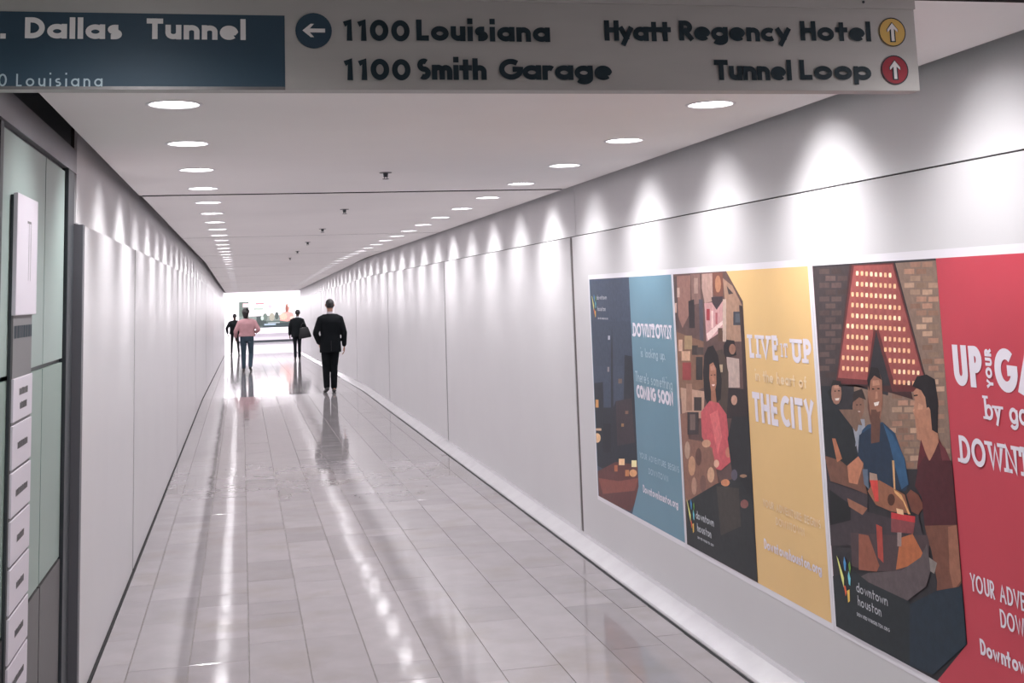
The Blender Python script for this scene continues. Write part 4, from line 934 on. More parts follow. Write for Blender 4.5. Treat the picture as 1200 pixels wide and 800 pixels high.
def ribbon(mb, pts, t, place, mi=0):
    # every stroke, and every step along it, lies a hair above the last, so crossings never coincide
    mb.lay = getattr(mb, 'lay', 0) + 1; e_ = mb.lay % 4 * .0006; nrm = mb.nrm
    P = [Vector(p) for p in pts]; closed = (P[0] - P[-1]).length < 1e-4
    if closed: P = P[:-1]
    n = len(P); Lf = []; Rt = []
    for i in range(n):
        if closed: a, b = P[i - 1], P[(i + 1) % n]
        else: a, b = P[max(i - 1, 0)], P[min(i + 1, n - 1)]
        d0 = (P[i] - a); d1 = (b - P[i])
        if d0.length < 1e-9: d0 = d1
        if d1.length < 1e-9: d1 = d0
        d0 = d0.normalized(); d1 = d1.normalized(); n0 = Vector((-d0.y, d0.x)); n1 = Vector((-d1.y, d1.x)); nn = n0 + n1
        if nn.length < .3: nn = n0
        nn.normalize(); k = min(1 / max(nn.dot(n0), .35), 1.35)
        turn = d0.x * d1.y - d0.y * d1.x; ang = math.acos(max(-1, min(1, d0.dot(d1))))
        rad = 9 if ang < .02 or ang > .7 else ((P[i] - a).length + (b - P[i]).length) / 2 / ang
        o1 = o2 = t / 2 * k
        if turn > 0: o1 = min(o1, rad * .98)
        else: o2 = min(o2, rad * .98)
        Lf.append(P[i] + nn * o1); Rt.append(P[i] - nn * o2)
    vs = [Vector(place(*q)) + nrm * (e_ + .00002 * i) for S2 in (Lf, Rt) for i, q in enumerate(S2)]
    fs = []
    for i in range(n if closed else n - 1):
        j = (i + 1) % n; fs += [(i, j, n + j), (i, n + j, n + i)]
    mb.add(vs, fs, mi)
def lettering(mb, txt, u0, u1, v0, cap, t, place, slab=False, v1=None, gap=None, mi=0, rise=None):
    """draws txt between u0 and u1 on a baseline running from v0 to v1"""
    gap = gap if gap is not None else .16 + t / cap
    tot = 0
    for ch in txt: tot += G[ch][0] + gap
    tot -= gap
    sx = (u1 - u0 - t) / tot; sy = cap - t
    v1 = v0 if v1 is None else v1
    cur = 0
    for ch in txt:
        wd, st = G[ch]
        def f(p): 
            x = u0 + t / 2 + (cur + p[0]) * sx
            return (x, v0 + (v1 - v0) * (x - u0) / (u1 - u0) + t / 2 + p[1] * sy)
        for s_ in st:
            pts = [f(p) for p in s_]
            if (Vector(s_[0]) - Vector(s_[-1])).length < 1e-4: ribbon(mb, pts, t, place, mi)
            else:
                # butt ends reach the full cap height
                def ext(p, q, sp):
                    if slab: return p
                    d = Vector(p) - Vector(q); d.normalize()
                    if abs(d.y) > .7: return (p[0] + d.x * t / 2, p[1] + d.y * t / 2)
                    if ch in 'TELDPRBFft' : return (p[0] + d.x * t / 2, p[1])
                    return p
                pts[0] = ext(pts[0], pts[1], s_[0]); pts[-1] = ext(pts[-1], pts[-2], s_[-1])
                ribbon(mb, pts, t, place, mi)
            if slab:
                for e, q in ((s_[0], s_[1]), (s_[-1], s_[-2])) if ch not in 'CSGOecsog' else ():
                    if abs(e[1] - q[1]) > .15 and (abs(e[1]) < .02 or abs(e[1] - 1) < .05 or (ch.islower() and abs(e[1] - X) < .02)):
                        p = f(e); ribbon(mb, [(p[0] - t * 1.25, p[1]), (p[0] + t * 1.25, p[1])], t * .7, place, mi)
                    elif ch in 'TE' and abs(e[0] - q[0]) > .2 and e[1] > .9:
                        p = f(e); ribbon(mb, [p, (p[0], p[1] - t * 1.3)], t * .8, place, mi)
        cur += wd + gap
    return mb
def at_plane(fn, d): return lambda u, v: fn(u, v, d)

# ---------------------------------------------------------------- posters
MT['ink_blue'] = mat('poster_blue_ink', (.155, .28, .36, 1), .4, var=.03, scale=3, spec=.3)
MT['ink_yellow'] = mat('poster_yellow_ink', (.80, .53, .24, 1), .4, var=.03, scale=3, spec=.3)
MT['ink_red'] = mat('poster_red_ink', (.55, .06, .088, 1), .4, var=.04, scale=3, spec=.3)
MT['type_white'] = mat('poster_lettering_white', (.80, .74, .82, 1), .45, spec=.3)
MT['type_grey'] = mat('poster_lettering_soft', (.55, .56, .60, 1), .45, spec=.3)
MT['type_pale_blue'] = mat('poster_lettering_pale_blue', (.42, .55, .63, 1), .45, spec=.3)
MT['type_pale_yellow'] = mat('poster_lettering_pale_yellow', (.88, .68, .46, 1), .45, spec=.3)
LOGO = [('c9c979', [(0, .115), (.012, .105), (.052, .04), (.045, .0), (.03, .03)]), ('4a86b8', [(.055, .10), (.065, .125), (.078, .10), (.07, .07), (.06, .07)]), ('5c8a3c', [(.095, .10), (.11, .115), (.115, .09), (.103, .065)]), ('69b5c2', [(.085, .055), (.095, .075), (.108, .05), (.10, .02), (.088, .025)]), ('c9573a', [(.045, .01), (.06, .012), (.068, -.01), (.055, -.03)]), ('d8b25a', [(.07, -.005), (.092, .005), (.088, -.04), (.072, -.05)])]
def poster(name, label, y0, wd, pic, region, field, rows, logo, z0, z1):
    root = tag(empty(name, (XR, y0, 0)), label, 'poster', 'wall posters')
    pl = lambda u, v, d: (-.0012 - d, -u, v)
    MB().box(-.0012, -wd, z0, 0, 0, z1).build('vinyl_sheet', MT['print_white'], root)
    MB().add([pl(u, v, .0003) for u, v in [(.02, 1.812), (wd - .018, 1.812), (wd - .018, .372), (.02, .372)]], [(0, 1, 2, 3)]).build('colour_field', field, root)
    polys = [(pic[0][0], [(-1, -1), (5, -1), (5, 5), (-1, 5)])] + pic
    picture('printed_picture', polys, region, pl, MT['ink'], root, .00010, .0006)
    for r in rows:
        mb = MB(); mb.nrm = Vector((-1, 0, 0)); r[1](mb, at_plane(pl, .0050 if r[0] == 'logo_lettering' else .0009)); tag(mb.build(r[0], MT[r[6]], root), kind='stuff' if r[0] in ('small_lettering', 'logo_lettering', 'web_address') else None)
    lx, lz, k, tx = logo
    picture('logo_mark', [(c, [(lx + u * k, lz + v * k) for u, v in p]) for c, p in LOGO], [(-9, -9), (9, -9), (9, 9), (-9, 9)], pl, MT['ink'], root, .00012, .0052)
    return root
def row(name, mk, txt, u0, u1, v0, cap, t, slab=False, v1=None, gap=None):
    return (name, lambda mb, pl: lettering(mb, txt, u0, u1, v0, cap, t, pl, slab, v1, gap), 0, 0, 0, 0, mk)
def vert_word(name, mk, txt, ur, v0, v1, cap, t):
    # word turned a quarter, reading upward; ur is the baseline's u
    return (name, lambda mb, pl: lettering(mb, txt, v0, v1, 0, cap, t, lambda a, b: pl(ur - b, a)), 0, 0, 0, 0, mk)
W = 'lettering'
rowsA = [row(W, 'type_white', 'DOWNTOWN', .94, 1.62, 1.452, .083, .019, True, gap=.34),
 row('small_lettering', 'type_pale_blue', 'is looking up.', 1.07, 1.51, 1.335, .052, .008),
 row('small_lettering', 'type_pale_blue', "There's something", .945, 1.60, 1.185, .062, .009, v1=1.175),
 row(W, 'type_white', 'COMING SOON', .955, 1.60, 1.088, .078, .021, gap=.30),
 row('small_lettering', 'type_pale_blue', 'YOUR ADVENTURE BEGINS', .955, 1.635, .735, .034, .006),
 row('small_lettering', 'type_pale_blue', 'DOWNTOWN', 1.11, 1.45, .66, .034, .006),
 row('web_address', 'type_white', 'Downtownhouston.org', .99, 1.59, .537, .046, .009),
 row('logo_lettering', 'type_grey', 'downtown', .20, .43, 1.675, .03, .005), row('logo_lettering', 'type_grey', 'houston', .21, .40, 1.60, .03, .005), row('logo_lettering', 'type_grey', 'DOWNTOWNHOUSTON.ORG', .21, .44, 1.545, .012, .003)]
rowsB = [row(W, 'type_white', 'LIVE', 1.01, 1.335, 1.402, .112, .024, True, gap=.40), row(W, 'type_white', 'IT', 1.36, 1.43, 1.42, .062, .010, True), row(W, 'type_white', 'UP', 1.47, 1.655, 1.402, .106, .025, True, gap=.42),
 row('small_lettering', 'type_pale_yellow', 'in the heart of', 1.06, 1.59, 1.30, .05, .009),
 row(W, 'type_white', 'THE', 1.01, 1.285, 1.113, .134, .030, gap=.4), row(W, 'type_white', 'CITY', 1.315, 1.64, 1.120, .134, .030, gap=.4),
 row('small_lettering', 'type_pale_yellow', 'YOUR ADVENTURE BEGINS', 1.06, 1.635, .735, .034, .006), row('small_lettering', 'type_pale_yellow', 'DOWNTOWN', 1.19, 1.475, .675, .034, .006),
 row('web_address', 'type_white', 'Downtownhouston.org', 1.045, 1.615, .545, .046, .009),
 row('logo_lettering', 'type_grey', 'downtown', .19, .44, .535, .04, .007), row('logo_lettering', 'type_grey', 'houston', .20, .40, .472, .04, .007), row('logo_lettering', 'type_grey', 'DOWNTOWNHOUSTON.ORG', .20, .42, .435, .012, .003)]
rowsC = [row(W, 'type_white', 'UP', 1.01, 1.175, 1.388, .134, .032, gap=.45), vert_word(W, 'type_white', 'YOUR', 1.228, 1.392, 1.515, .036, .010),
 row(W, 'type_white', 'GAME', 1.24, 1.655, 1.384, .136, .034, gap=.42),
 row(W, 'type_white', 'by going', 1.168, 1.50, 1.29, .075, .012, True),
 row(W, 'type_white', 'DOWNTOWN', 1.005, 1.63, 1.135, .090, .017, True, gap=.34),
 row(W, 'type_white', 'YOUR ADVENTURE BEGINS', 1.005, 1.64, .728, .056, .008), row(W, 'type_white', 'DOWNTOWN', 1.155, 1.475, .65, .056, .008),
 row('web_address', 'type_white', 'Downtownhouston.org', 1.03, 1.62, .535, .050, .010),
 row('logo_lettering', 'type_grey', 'downtown', .22, .455, .55, .036, .005), row('logo_lettering', 'type_grey', 'houston', .225, .405, .50, .036, .005), row('logo_lettering', 'type_grey', 'DOWNTOWNHOUSTON.ORG', .21, .455, .458, .013, .0028)]
poster('wall_poster', 'blue wall poster with night skyline and COMING SOON, leftmost of three', 8.11, 1.685, PIC_A, [(.03, 1.812), (.905, 1.812), (.905, .56), (.75, .372), (.03, .372)], MT['ink_blue'], rowsA, (.08, 1.60, .9, None), .345, 1.842)
poster('wall_poster', 'yellow wall poster with woman in coral shirt, LIVE IT UP', 6.43, 1.69, PIC_B, [(.02, 1.812), (.78, 1.812), (.965, 1.665), (.945, .372), (.02, .372)], MT['ink_yellow'], rowsB, (.06, .50, 1.0, None), .345, 1.842)
poster('wall_poster', 'red wall poster with men eating below a bulb-lit star, nearest the camera', 4.735, 1.70, PIC_C, [(.022, 1.812), (.955, 1.812), (.955, .547), (.75, .372), (.022, .372)], MT['ink_red'], rowsC, (.07, .54, 1.0, None), .345, 1.842)

# ---------------------------------------------------------------- overhead sign
SY = 2.75; KS = SY / 3.2
def sp(x, z): return (x * KS, 1.75 + (z - 1.75) * KS)
MT['sign_grey'] = mat('sign_grey_metal', (.42, .40, .385, 1), .5, .1, var=.05, scale=3, stretch=(1, 1, 6))
MT['sign_blue'] = mat('sign_dark_blue', (.027, .056, .085, 1), .5, var=.04, scale=4, spec=.3)
MT['sign_ink'] = mat('sign_lettering_navy', (.008, .022, .032, 1), .5, spec=.3)
MT['sign_white'] = mat('sign_lettering_white', (.74, .70, .70, 1), .5, spec=.3)
MT['sign_pale'] = mat('sign_lettering_pale_blue', (.36, .45, .50, 1), .5, spec=.3)
MT['sign_yellow'] = mat('sign_disc_yellow', (.62, .38, .10, 1), .5, spec=.3)
MT['sign_red'] = mat('sign_disc_red', (.30, .015, .03, 1), .5, spec=.3)
sx0, sx1 = -.70, 1.69
sz0, sz1 = sp(0, 2.296)[1], CEIL - .012
sign = tag(empty('overhead_sign', (0, SY, 0)), 'long grey and blue direction sign hanging under the ceiling', 'sign')
bevel(cbox('sign_panel', (sx0, 0, sz0), (sx1, .05, sz1 - .028), MT['sign_grey'], sign), .002)
bevel(cbox('top_rail', (sx0 - .004, -.004, sz1 - .03), (sx1 + .003, .056, sz1 - .004), MT['sign_grey'], sign), .002)
cbox('hanger_strip', (sx0, .004, sz1 - .004), (sx1 + .006, .05, CEIL), MT['dark'], sign)
bx1, bz1 = sp(.113, 2.495); _, bz0 = sp(0, 2.303)
cbox('blue_field', (sx0, -.0016, bz0), (bx1, 0, bz1), MT['sign_blue'], sign)
cbox('edge_strip', (sx0, -.003, sz0 - .001), (bx1, .0, bz0), MT['steel'], sign)
def S_(mb, txt, x0, x1, zb, cap, t, gap=None, d=.0022):
    x0, zb = sp(x0, zb); x1 = x1 * KS
    lettering(mb, txt, x0, x1, zb, cap * KS, t * KS, lambda u, v: (u, -d, v), gap=gap)
def word(name, m, *a, **k):
    mb = MB(); mb.nrm = Vector((0, -1, 0)); S_(mb, *a, **k); mb.build(name, m, sign)
for t_ in (('1100', .262, .446, 2.4285, .0585, .0150, .32), ('Louisiana', .464, .838, 2.431, .0585, .0150, .36),
           ('1100', .262, .446, 2.3215, .0585, .0150, .32), ('Smith', .464, .655, 2.3235, .0585, .0150, .34), ('Garage', .690, 1.013, 2.3245, .0585, .0150, .30),
           ('Hyatt', .996, 1.192, 2.437, .0585, .0150, .30), ('Regency', 1.218, 1.560, 2.440, .0585, .0150, .30), ('Hotel', 1.592, 1.818, 2.444, .0585, .0150, .32),
           ('Tunnel', 1.318, 1.556, 2.326, .0590, .0150, .30), ('Loop', 1.582, 1.810, 2.328, .0590, .0150, .30)):
    word('navy_lettering', MT['sign_ink'], *t_)
for t_ in (('Dallas', -.534, -.299, 2.4255, .0545, .0135, .34), ('Tunnel', -.238, .012, 2.427, .0545, .0135, .34), ('.', -.592, -.577, 2.424, .018, .013)):
    word('white_lettering', MT['sign_white'], *t_, d=.003)
for t_ in (('Louisiana', -.552, -.345, 2.302, .032, .0042, .52), ('0', -.594, -.574, 2.302, .032, .0042)):
    word('pale_blue_lettering', MT['sign_pale'], *t_, d=.003)
def arrow_disc(x, z, r, m, ang, label, outline):
    x, z = sp(x, z); r *= KS; n_ = 32
    t = tag(MB().rings([[(x + r * math.cos(6.28318 * k / n_), yy, z + r * math.sin(6.28318 * k / n_)) for k in range(n_)] for yy in (-.001, -.0026)]).build('arrow_disc', m, sign), label)
    mb = MB(); L_ = r * .62; th = r * .22
    def rot(u, v, d=0): c, s_ = math.cos(ang), math.sin(ang); return (x + u * c - v * s_, -.0042 + d, z + u * s_ + v * c)
    def arrow(mb, L_, th, d):
        a, h = th, L_ * .62
        mb.add([rot(*p, d) for p in [(-a / 2, -L_), (a / 2, -L_), (a / 2, L_ * .35), (h * .98, -L_ * .02), (h * .98, L_ * .28), (0, L_), (-h * .98, L_ * .28), (-h * .98, -L_ * .02), (-a / 2, L_ * .35)]], [(0, 1, 2, 8), (2, 3, 4, 5), (5, 6, 7, 8), (2, 5, 8)])
    if outline:
        arrow(mb, L_ * 1.12, th * 1.9, .0008)
        mb.rings([[(x + q * math.cos(6.28318 * k / n_), -.003, z + q * math.sin(6.28318 * k / n_)) for k in range(n_)] for q in (r, r * .93)], close=False)
        mb.build('dark_outline', MT['sign_ink'], t); mb = MB()
    arrow(mb, L_, th, 0); mb.build('arrow', MT['sign_white'], t)
arrow_disc(.189, 2.455, .048, MT['sign_blue'], math.radians(90), 'navy disc with white arrow pointing left', False)
arrow_disc(1.888, 2.473, .044, MT['sign_yellow'], 0, 'yellow disc with white arrow pointing up', True)
arrow_disc(1.887, 2.359, .044, MT['sign_red'], 0, 'red disc with white arrow pointing up', True)
for sx in (-.35 * KS, .61 * KS, 1.80 * KS):
    m_ = MB(); n_ = 10; m_.rings([[(sx + .0035 * math.cos(6.28318 * k / n_), yy, sz1 - .014 + .0035 * math.sin(6.28318 * k / n_)) for k in range(n_)] for yy in (-.003, -.006)]); m_.build('screw', MT['steel_dark'], sign)

# ---------------------------------------------------------------- glazed shopfront on the left
GX = UL - .010
MT['glass'] = mat('frosted_green_glass', (.30, .375, .35, 1), .38, var=.03, scale=1.5, spec=.4)
MT['glass_low'] = mat('frosted_green_glass_lower', (.25, .325, .29, 1), .38, var=.03, scale=1.5, spec=.4)
shop = tag(box('wall_shopfront', (GX - .12, BACK, -.02), (GX - .016, 5.94, 2.60), MT['steel_dark']), 'grey metal and green glass shopfront wall at the left foreground', 'wall', kind='structure')
MT['fascia'] = mat('fascia_grey_metal', (.27, .265, .29, 1), .35, .5, var=.05, scale=2)
cols_y = [(1.5, 2.30), (2.318, 3.20), (3.218, 4.155), (4.215, 5.115), (5.13, 5.655)]
box('fascia_panel', (GX - .02, BACK, 2.362), (UL, 5.945, 2.470), MT['fascia'], shop)
for a, b in cols_y:
    box('glass_panel', (GX - .014, a, 1.530), (GX - .002, b, 2.345), MT['glass'], shop)
    box('glass_panel', (GX - .014, a, .700), (GX - .002, b, 1.512), MT['glass_low'], shop)
    box('kick_panel', (GX - .014, a, .02), (GX + .002, b, .690), MT['kick'], shop)
bevel(box('jamb_post', (GX - .02, 5.67, .0), (UL + .003, 5.86, 2.36), MT['steel_dark'], shop), .003)
box('jamb_post', (GX - .02, 4.158, .0), (GX + .002, 4.212, 2.36), MT['steel_dark'], shop)
MT['end_cap'] = mat('panel_end_grey', (.12, .12, .135, 1), .5, .2)
box('end_plate', (UL - .02, 5.88, .012), (XL, 5.947, PTOP), MT['end_cap'], shop)

# directory blade on the glass
MT['slat'] = mat('directory_slat_white', (.60, .56, .62, 1), .4)
MT['dir_grey'] = mat('directory_grey', (.16, .155, .16, 1), .5)
MT['dir_ink'] = mat('directory_ink', (.10, .095, .10, 1), .6)
dr = tag(empty('directory_sign', (GX, 4.14, 0)), 'tall narrow wall directory with white name slats on the green glass', 'sign')
dx = -.742 - GX
dr.location = (GX, 4.37, 1.75 * (1 - 1.06)); dr.scale = (1, 1.06, 1.06)
cbox('backing_panel', (.0, .0, .12), (dx - .012, .375, 2.112), MT['steel_dark'], dr)
cbox('grey_face', (dx - .012, .004, .12), (dx - .006, .355, 1.73), MT['dir_grey'], dr)
bevel(cbox('header_board', (dx - .012, -.002, 1.728), (dx + .002, .392, 2.118), MT['slat'], dr), .002)
# faint vertical header lettering strip
mb = MB()
pl_ = lambda u, v: (dx + .0028, u, v)
for u in (.21, .25): mb.add([pl_(u, 1.84), pl_(u + .006, 1.84), pl_(u + .006, 2.03), pl_(u, 2.03)], [(0, 1, 2, 3)])
mb.add([pl_(.18, 2.03), pl_(.256, 2.03), pl_(.256, 2.038), pl_(.18, 2.038)], [(0, 1, 2, 3)])
tag(mb.build('header_marks', MT['dir_grey'], dr), kind='stuff')
mb = MB(); rg = random.Random(2); u = .02
while u < .34:
    w_ = rg.uniform(.02, .045); mb.add([(dx - .0052, u, 1.655), (dx - .0052, u + w_, 1.655), (dx - .0052, u + w_, 1.695), (dx - .0052, u, 1.695)], [(0, 1, 2, 3)]); u += w_ + .008
tag(mb.build('band_marks', MT['sign_ink'], dr), kind='stuff')
zt = 1.530
for i in range(9):
    sl = bevel(cbox('name_slat', (dx - .008, .002, zt - .134), (dx, .352, zt), MT['slat'], dr), .0015)
    mb = MB()
    for (dz_, wd_) in (((.045, .15), (.09, .12)) if i == 0 else ((.068, (.17, .2, .13, .12, .14, .22, .16, .15)[i - 1]),)):
        u = .175 - wd_ / 2
        while u < .175 + wd_ / 2:
            w_ = rg.uniform(.008, .018); mb.add([(dx + .0006, u, zt - dz_ - .011), (dx + .0006, u + w_, zt - dz_ - .011), (dx + .0006, u + w_, zt - dz_ + .011 * rg.uniform(.6, 1)), (dx + .0006, u, zt - dz_ + .011)], [(0, 1, 2, 3)]); u += w_ + .003
    tag(mb.build('slat_marks', MT['dir_ink'], sl), kind='stuff')
    zt -= .1445

# ---------------------------------------------------------------- people
def cloth(name, c, rough=.85, var=.12): return mat(name, c, rough, var=var, scale=14, bump=.15, bscale=90, spec=.2)
SKIN = {'light': mat('skin_light', (.42, .23, .17, 1), .55, var=.05, scale=20, spec=.3), 'dark': mat('skin_dark', (.10, .05, .035, 1), .5, var=.05, scale=20, spec=.3)}
HAIR = mat('dark_hair', (.012, .010, .011, 1), .6, var=.3, scale=60, bump=.4, bscale=200)
MT['shoe'] = mat('black_shoe', (.012, .012, .013, 1), .35)
MT['eye'] = mat('eye_white', (.6, .58, .56, 1), .3)
def remesh(o, vox, it=6, f=.6):
    r = o.modifiers.new('remesh', 'REMESH'); r.mode = 'VOXEL'; r.voxel_size = vox; r.use_smooth_shade = True
    s = o.modifiers.new('smooth', 'SMOOTH'); s.iterations = it; s.factor = f
    return o
def lerp(a, b, t): return tuple(a[i] + (b[i] - a[i]) * t for i in range(3))
def hand(mb, wrist, d, side, back, curl=.5, s=1.0):
    """palm and five fingers hanging along d; back = direction the knuckles face"""
    d = Vector(d).normalized(); b = Vector(back); b = (b - d * b.dot(d)).normalized(); u = d.cross(b).normalized() * side  # u: towards the thumb's side
    w = Vector(wrist)
    c0, c1 = w + d * .02 * s, w + d * .095 * s
    for k in range(-1, 3):
        o = u * (k - .5) * .02 * s
        mb.tube([c0 + o * .75, (c0 + c1) / 2 + o, c1 + o], [.013 * s, .0135 * s, .011 * s], 8)
    for k, ln in enumerate((.062, .074, .080, .070)):
        o = c1 + u * (k - 1.5) * .021 * s; q1 = ln * .45 * s; q2 = ln * .32 * s; q3 = ln * .26 * s
        d1 = (d * math.cos(curl * .5) - b * math.sin(curl * .5)); d2 = (d * math.cos(curl * 1.3) - b * math.sin(curl * 1.3)); d3 = (d * math.cos(curl * 1.9) - b * math.sin(curl * 1.9))
        p1 = o + d1 * q1; p2 = p1 + d2 * q2; p3 = p2 + d3 * q3
        mb.tube([o, p1, p2, p3], [.0098 * s, .0092 * s, .0086 * s, .0075 * s], 8)
    t0 = w + d * .03 * s + u * .024 * s; t1 = t0 + (d * .7 + u * .65 - b * .2).normalized() * .04 * s; t2 = t1 + (d * .9 + u * .3 - b * .3).normalized() * .032 * s
    mb.tube([t0, t1, t2], [.014 * s, .011 * s, .009 * s], 8)
def shoe(mb, ankle, toe_dir, lift=0, z0=0.0):
    """a shoe lofted heel to toe; lift raises the heel"""
    ax, ay = ankle[0], ankle[1]; dx_, dy_ = toe_dir; rs = []
    for t, w_, h in ((-.075, .022, .03), (-.068, .032, .06), (-.03, .036, .085), (.02, .036, .085), (.07, .040, .062), (.12, .045, .048), (.165, .040, .036), (.19, .022, .022)):
        up_ = z0 + max(0, lift * (.12 - t) / .19); r = []
        for k in range(12):
            a = 6.28318 * k / 12; u = w_ * math.cos(a); v = h / 2 + h / 2 * math.sin(a)
            v = max(v, .002)
            r.append((ax + dx_ * t - dy_ * u, ay + dy_ * t + dx_ * u, v + up_))
        rs.append(r)
    mb.rings(rs)
def person(label, x, y, rz, H, P):
    """figure walking away (+Y). Joint positions are for a 1.76 m person and are scaled."""
    k = H / 1.76
    root = tag(empty('person', (x, y, fz(y)), rz), label, 'person')
    root.scale = (k, k, k)
    slim = P.get('w', 1.0)
    sh = {s: (s * .172 * slim, .0, 1.425) for s in (-1, 1)}
    hip = {s: (s * .088 * slim, .0, .93) for s in (-1, 1)}
    arms = P['arms']; legs = P['legs']      # arms[s] = (elbow, wrist, hand direction, curl), legs[s] = (knee, ankle, heel lift)
    hx, hy = P.get('head', (0, .02))
    lq = min(1.0, P.get('leg_r', 1.0)) * .86
    # ---- body: one continuous surface
    b = MB()
    b.ell([(0, 0, .88, .11 * slim, .08), (0, 0, .93, .150 * slim, .098), (0, 0, 1.02, .155 * slim, .10), (0, .0, 1.12, .135 * slim, .09), (0, -.005, 1.25, .155 * slim, .105), (0, -.01, 1.36, .17 * slim, .105), (0, -.01, 1.42, .13 * slim, .075), (0, -.008, 1.46, .07, .055), (0, -.002, 1.50, .055, .055)], 20)
    b.tube([(0, -.005, 1.45), (hx * .5, .005, 1.51), (hx, hy * .7, 1.57)], [.060, .055, .055], 14)
    # head
    b.ell([(hx, hy + .035, 1.535, .028, .035), (hx, hy + .02, 1.56, .048, .065), (hx, hy + .008, 1.60, .064, .084), (hx, hy, 1.65, .074, .096), (hx, hy - .004, 1.69, .076, .098), (hx, hy - .008, 1.725, .066, .084), (hx, hy - .01, 1.75, .040, .052), (hx, hy - .01, 1.757, .018, .02)], 20)
    b.tube([(hx, hy + .092, 1.665), (hx, hy + .112, 1.632), (hx, hy + .103, 1.622)], [.008, .013, .011], 8)             # nose
    b.tube([(hx - .024, hy + .088, 1.592), (hx, hy + .098, 1.594), (hx + .024, hy + .088, 1.592)], [.006, .009, .006], 8)    # lips
    b.tube([(hx - .045, hy + .083, 1.685), (hx, hy + .094, 1.69), (hx + .045, hy + .083, 1.685)], [.007, .008, .007], 8)     # brow
    for s in (-1, 1):
        b.tube([(hx + s * .076, hy - .002, 1.625), (hx + s * .085, hy - .012, 1.65), (hx + s * .083, hy - .008, 1.672)], [.008, .012, .010], 8)   # ear
        el, wr, hd, cu = arms[s]
        s0 = (sh[s][0], sh[s][1], sh[s][2] - .04); b.tube([s0, lerp(s0, el, .5), el], [.040, .040, .036], 12)
        b.tube([el, lerp(el, wr, .35), wr], [.040, .038, .025], 12)
        hand(b, wr, hd, P.get('thumb', {}).get(s, s), (s, -.2, 0), cu)
        kn, an, lf = legs[s]
        b.tube([hip[s], lerp(hip[s], kn, .5), kn], [.088 * lq, .075 * lq, .056 * lq], 14)
        b.tube([kn, lerp(kn, an, .35), an], [.054 * lq, .056 * lq, .036 * lq], 14)
        b.tube([(an[0], an[1] - .03, an[2] - .02), (an[0], an[1] + .06, an[2] * .5 + lf * .3), (an[0], an[1] + .14, .035 + lf * .1)], [.03, .033, .026], 10)
    body = remesh(b.build('body', SKIN[P['skin']], root, True), .0065, 4, .5)
    for s in (-1, 1):
        MB().ball((hx + s * .03, hy + .083, 1.662), .013, .012, .010).build('eye', MT['eye'], root, True)
    # ---- hair
    h = MB(); big = P.get('hair', 0.0)
    h.ell([(hx, hy - .045, 1.60 - P.get('hairlow', 0), .058, .055), (hx, hy - .04, 1.63, .073 + big * .7, .072 + big), (hx, hy - .028, 1.67, .079 + big, .086 + big), (hx, hy - .016, 1.70, .081 + big, .093 + big), (hx, hy - .012, 1.735, .070 + big, .080 + big), (hx, hy - .01, 1.762 + big * .6, .042 + big, .050 + big), (hx, hy - .01, 1.772 + big, .015, .018)], 20)
    remesh(h.build('hair', HAIR, root, True), .007, 3)
    # ---- trousers
    t = MB()
    wz = P.get('waist', 1.02)
    t.ell([(0, 0, .84, .12 * slim, .10), (0, 0, .90, .172 * slim, .122), (0, -.005, .96, .176 * slim, .120), (0, 0, wz, .162 * slim, .112)], 20)
    for s in (-1, 1):
        kn, an, lf = legs[s]; q = P.get('leg_r', 1.0)
        lowp = lerp(kn, an, .97)
        t.tube([hip[s], lerp(hip[s], kn, .45), kn], [.100 * q, .090 * q, .072 * q], 14)
        t.tube([kn, lerp(kn, an, .4), lowp], [.072 * q, .068 * q, .060 * q], 14)
    remesh(t.build('trousers', P['trousers'], root, True), .010, 5)
    for s in (-1, 1):
        kn, an, lf = legs[s]; m_ = MB(); shoe(m_, an, (s * .12, .99), lf); m_.build('shoe', MT['shoe'], root, True)
    # ---- upper garment
    j = MB(); hem = P.get('hem', .78); r = P.get('loose', 1.0); fl = P.get('flare', 1.0)
    secs = [(0, 0, hem, .19 * slim * r * fl, .135 * fl), (0, 0, hem + .02, .192 * slim * r * fl, .137 * fl), (0, 0, max(hem + .06, .95), .185 * slim * r, .132), (0, 0, 1.10, .172 * slim * r, .125), (0, -.005, 1.22, .185 * slim * r, .130), (0, -.01, 1.34, .200 * slim * r, .130), (0, -.01, 1.41, .195 * slim * r, .110), (0, -.008, 1.462, .13 * slim, .085), (0, -.004, 1.49, .072, .070)]
    j.ell(secs, 24)
    for s in (-1, 1):
        el, wr, hd, cu = arms[s]; cuff = lerp(el, wr, P.get('sleeve', {}).get(s, .93))
        sh_ = (sh[s][0] * 1.05, sh[s][1], sh[s][2] - .035)
        j.tube([(s * .10 * slim, 0, 1.445), sh_, lerp(sh_, el, .5), el], [.048, .066 * r, .061 * r, .055 * r], 14)
        j.tube([el, lerp(el, cuff, .5), cuff], [.056 * r, .050 * r, .042 * r], 14)
    remesh(j.build(P.get('top_name', 'jacket'), P['top'], root, True), .010, 5)
    if P.get('collar'):
        c = MB(); c.ell([(0, -.004, 1.478, .070, .068), (hx * .4, .0, 1.505, .064, .063), (hx * .4, .002, 1.532, .060, .060)], 18); c.build('collar', P['collar'], root, True)
    if P.get('belt'):
        c = MB(); c.ell([(0, 0, wz - .045, .172 * slim, .120), (0, 0, wz - .015, .170 * slim, .119)], 20); c.build('belt', MT['shoe'], root, True)
    if P.get('vent'):
        MB().box(-.003, -.139, .79, .003, -.128, .98).build('jacket_vent', MT['shoe'], root)
    return root, k
navy = cloth('black_suit_wool', (.0035, .005, .007, 1))
R_ = {}
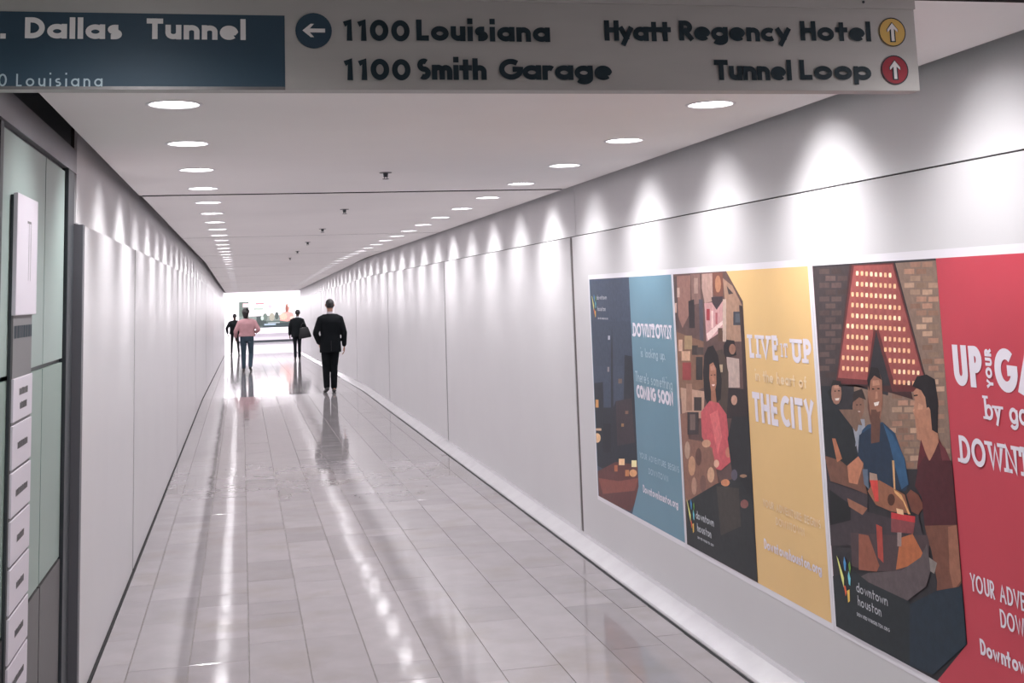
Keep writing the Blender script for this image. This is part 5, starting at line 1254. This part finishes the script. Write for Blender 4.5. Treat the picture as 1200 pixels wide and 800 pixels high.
person('man in a dark suit walking away, nearest of the four walkers', 1.607, 23.18, math.radians(3), 1.715, dict(
    skin='light', top=navy, trousers=navy, collar=cloth('white_shirt_collar', (.6, .56, .6, 1)), vent=True, w=1.02, hem=.76, loose=1.06,
    arms={-1: ((-.285, -.05, 1.13), (-.205, .06, .93), (.25, .3, -1), .5), 1: ((.262, -.02, 1.13), (.268, .03, .87), (0, .08, -1), .5)},
    legs={-1: ((-.085, .03, .50), (-.085, -.06, .105), .05), 1: ((.068, .04, .50), (.060, .02, .085), 0)}))
person('person in a pink long-sleeved shirt and blue jeans walking away', .128, 34.8, math.radians(-3), 1.69, dict(
    skin='dark', top=cloth('pink_shirt_cotton', (.50, .28, .30, 1), var=.05), trousers=cloth('blue_jeans_denim', (.045, .07, .095, 1)), top_name='shirt', belt=True, hem=.985, w=1.10, loose=1.14, waist=1.03, hair=.026, hairlow=.10, leg_r=.97, head=(-.035, .02),
    arms={-1: ((-.315, -.03, 1.14), (-.33, .13, .97), (0, .6, -.8), .6), 1: ((.33, -.04, 1.17), (.27, .19, 1.10), (-.2, 1, 0), .9)},
    legs={-1: ((-.10, .05, .50), (-.095, .02, .085), 0), 1: ((.11, .08, .50), (.095, -.10, .13), .07)}))
bag_person = person('person in a dark jacket with a tote bag on the right hip', 1.82, 42.3, math.radians(-2), 1.67, dict(
    skin='dark', top=cloth('charcoal_jacket', (.006, .008, .010, 1)), trousers=cloth('dark_trousers', (.010, .013, .018, 1)), collar=cloth('grey_scarf_collar', (.32, .33, .35, 1)), hem=.80, w=1.0, loose=1.12, leg_r=.85, hair=.004, head=(.02, .02),
    arms={-1: ((-.262, -.02, 1.13), (-.262, .06, .88), (0, .1, -1), .5), 1: ((.27, -.06, 1.14), (.30, .12, .98), (.1, .5, -1), .9)},
    legs={-1: ((-.075, .02, .50), (-.07, -.02, .085), 0), 1: ((.075, .05, .50), (.075, .04, .085), 0)}))
person('person in a black top walking far off by the left wall', -.30, 51.2, math.radians(2), 1.66, dict(
    skin='dark', top=cloth('black_top', (.010, .012, .014, 1)), trousers=cloth('black_trousers', (.012, .012, .013, 1)), top_name='shirt', hem=.90, w=1.08, loose=1.08, leg_r=.70, sleeve={-1: .9, 1: .9},
    arms={-1: ((-.33, -.03, 1.15), (-.29, .12, .93), (.1, .4, -1), .6), 1: ((.31, -.03, 1.15), (.33, .08, .92), (0, .2, -1), .8)},
    legs={-1: ((-.12, .04, .50), (-.13, -.02, .085), 0), 1: ((.14, .05, .50), (.17, -.08, .12), .05)}))
# the bags they carry
leather = mat('black_leather', (.010, .011, .013, 1), .55, var=.2, scale=20)
def tote(label, x, y, rz, z, wd, ht, lean=0):
    t = tag(empty('tote_bag', (x, y, fz(y) + z), rz), label, 'bag'); t.rotation_euler = (0, lean, rz)
    rs = []
    for v, q, th in ((-.0, 1.0, .05), (.03, 1.04, .065), (ht * .5, .90, .055), (ht * .9, .72, .035), (ht, .66, .02)):
        rs.append([(wd / 2 * q * math.copysign(abs(math.cos(a)) ** .4, math.cos(a)), th * math.copysign(abs(math.sin(a)) ** .5, math.sin(a)), v) for a in [6.28318 * (i + .5) / 20 for i in range(20)]])
    MB().rings(rs).build('bag_body', leather, t, True)
    for s in (-1, 1):
        MB().tube([(-wd * .25, s * .02, ht - .02), (-wd * .18, s * .03, ht + .10), (0, s * .035, ht + .15), (wd * .18, s * .03, ht + .10), (wd * .25, s * .02, ht - .02)], [.006] * 5, 6).build('strap', leather, t, True)
    return t
tote('black tote bag hanging at the right hip of the dark-jacketed walker', 2.085, 42.15, math.radians(8), .72, .40, .36, math.radians(-8))
tote('black bag carried at the right side of the far left walker', .10, 51.14, 0, .48, .34, .30, math.radians(-4))
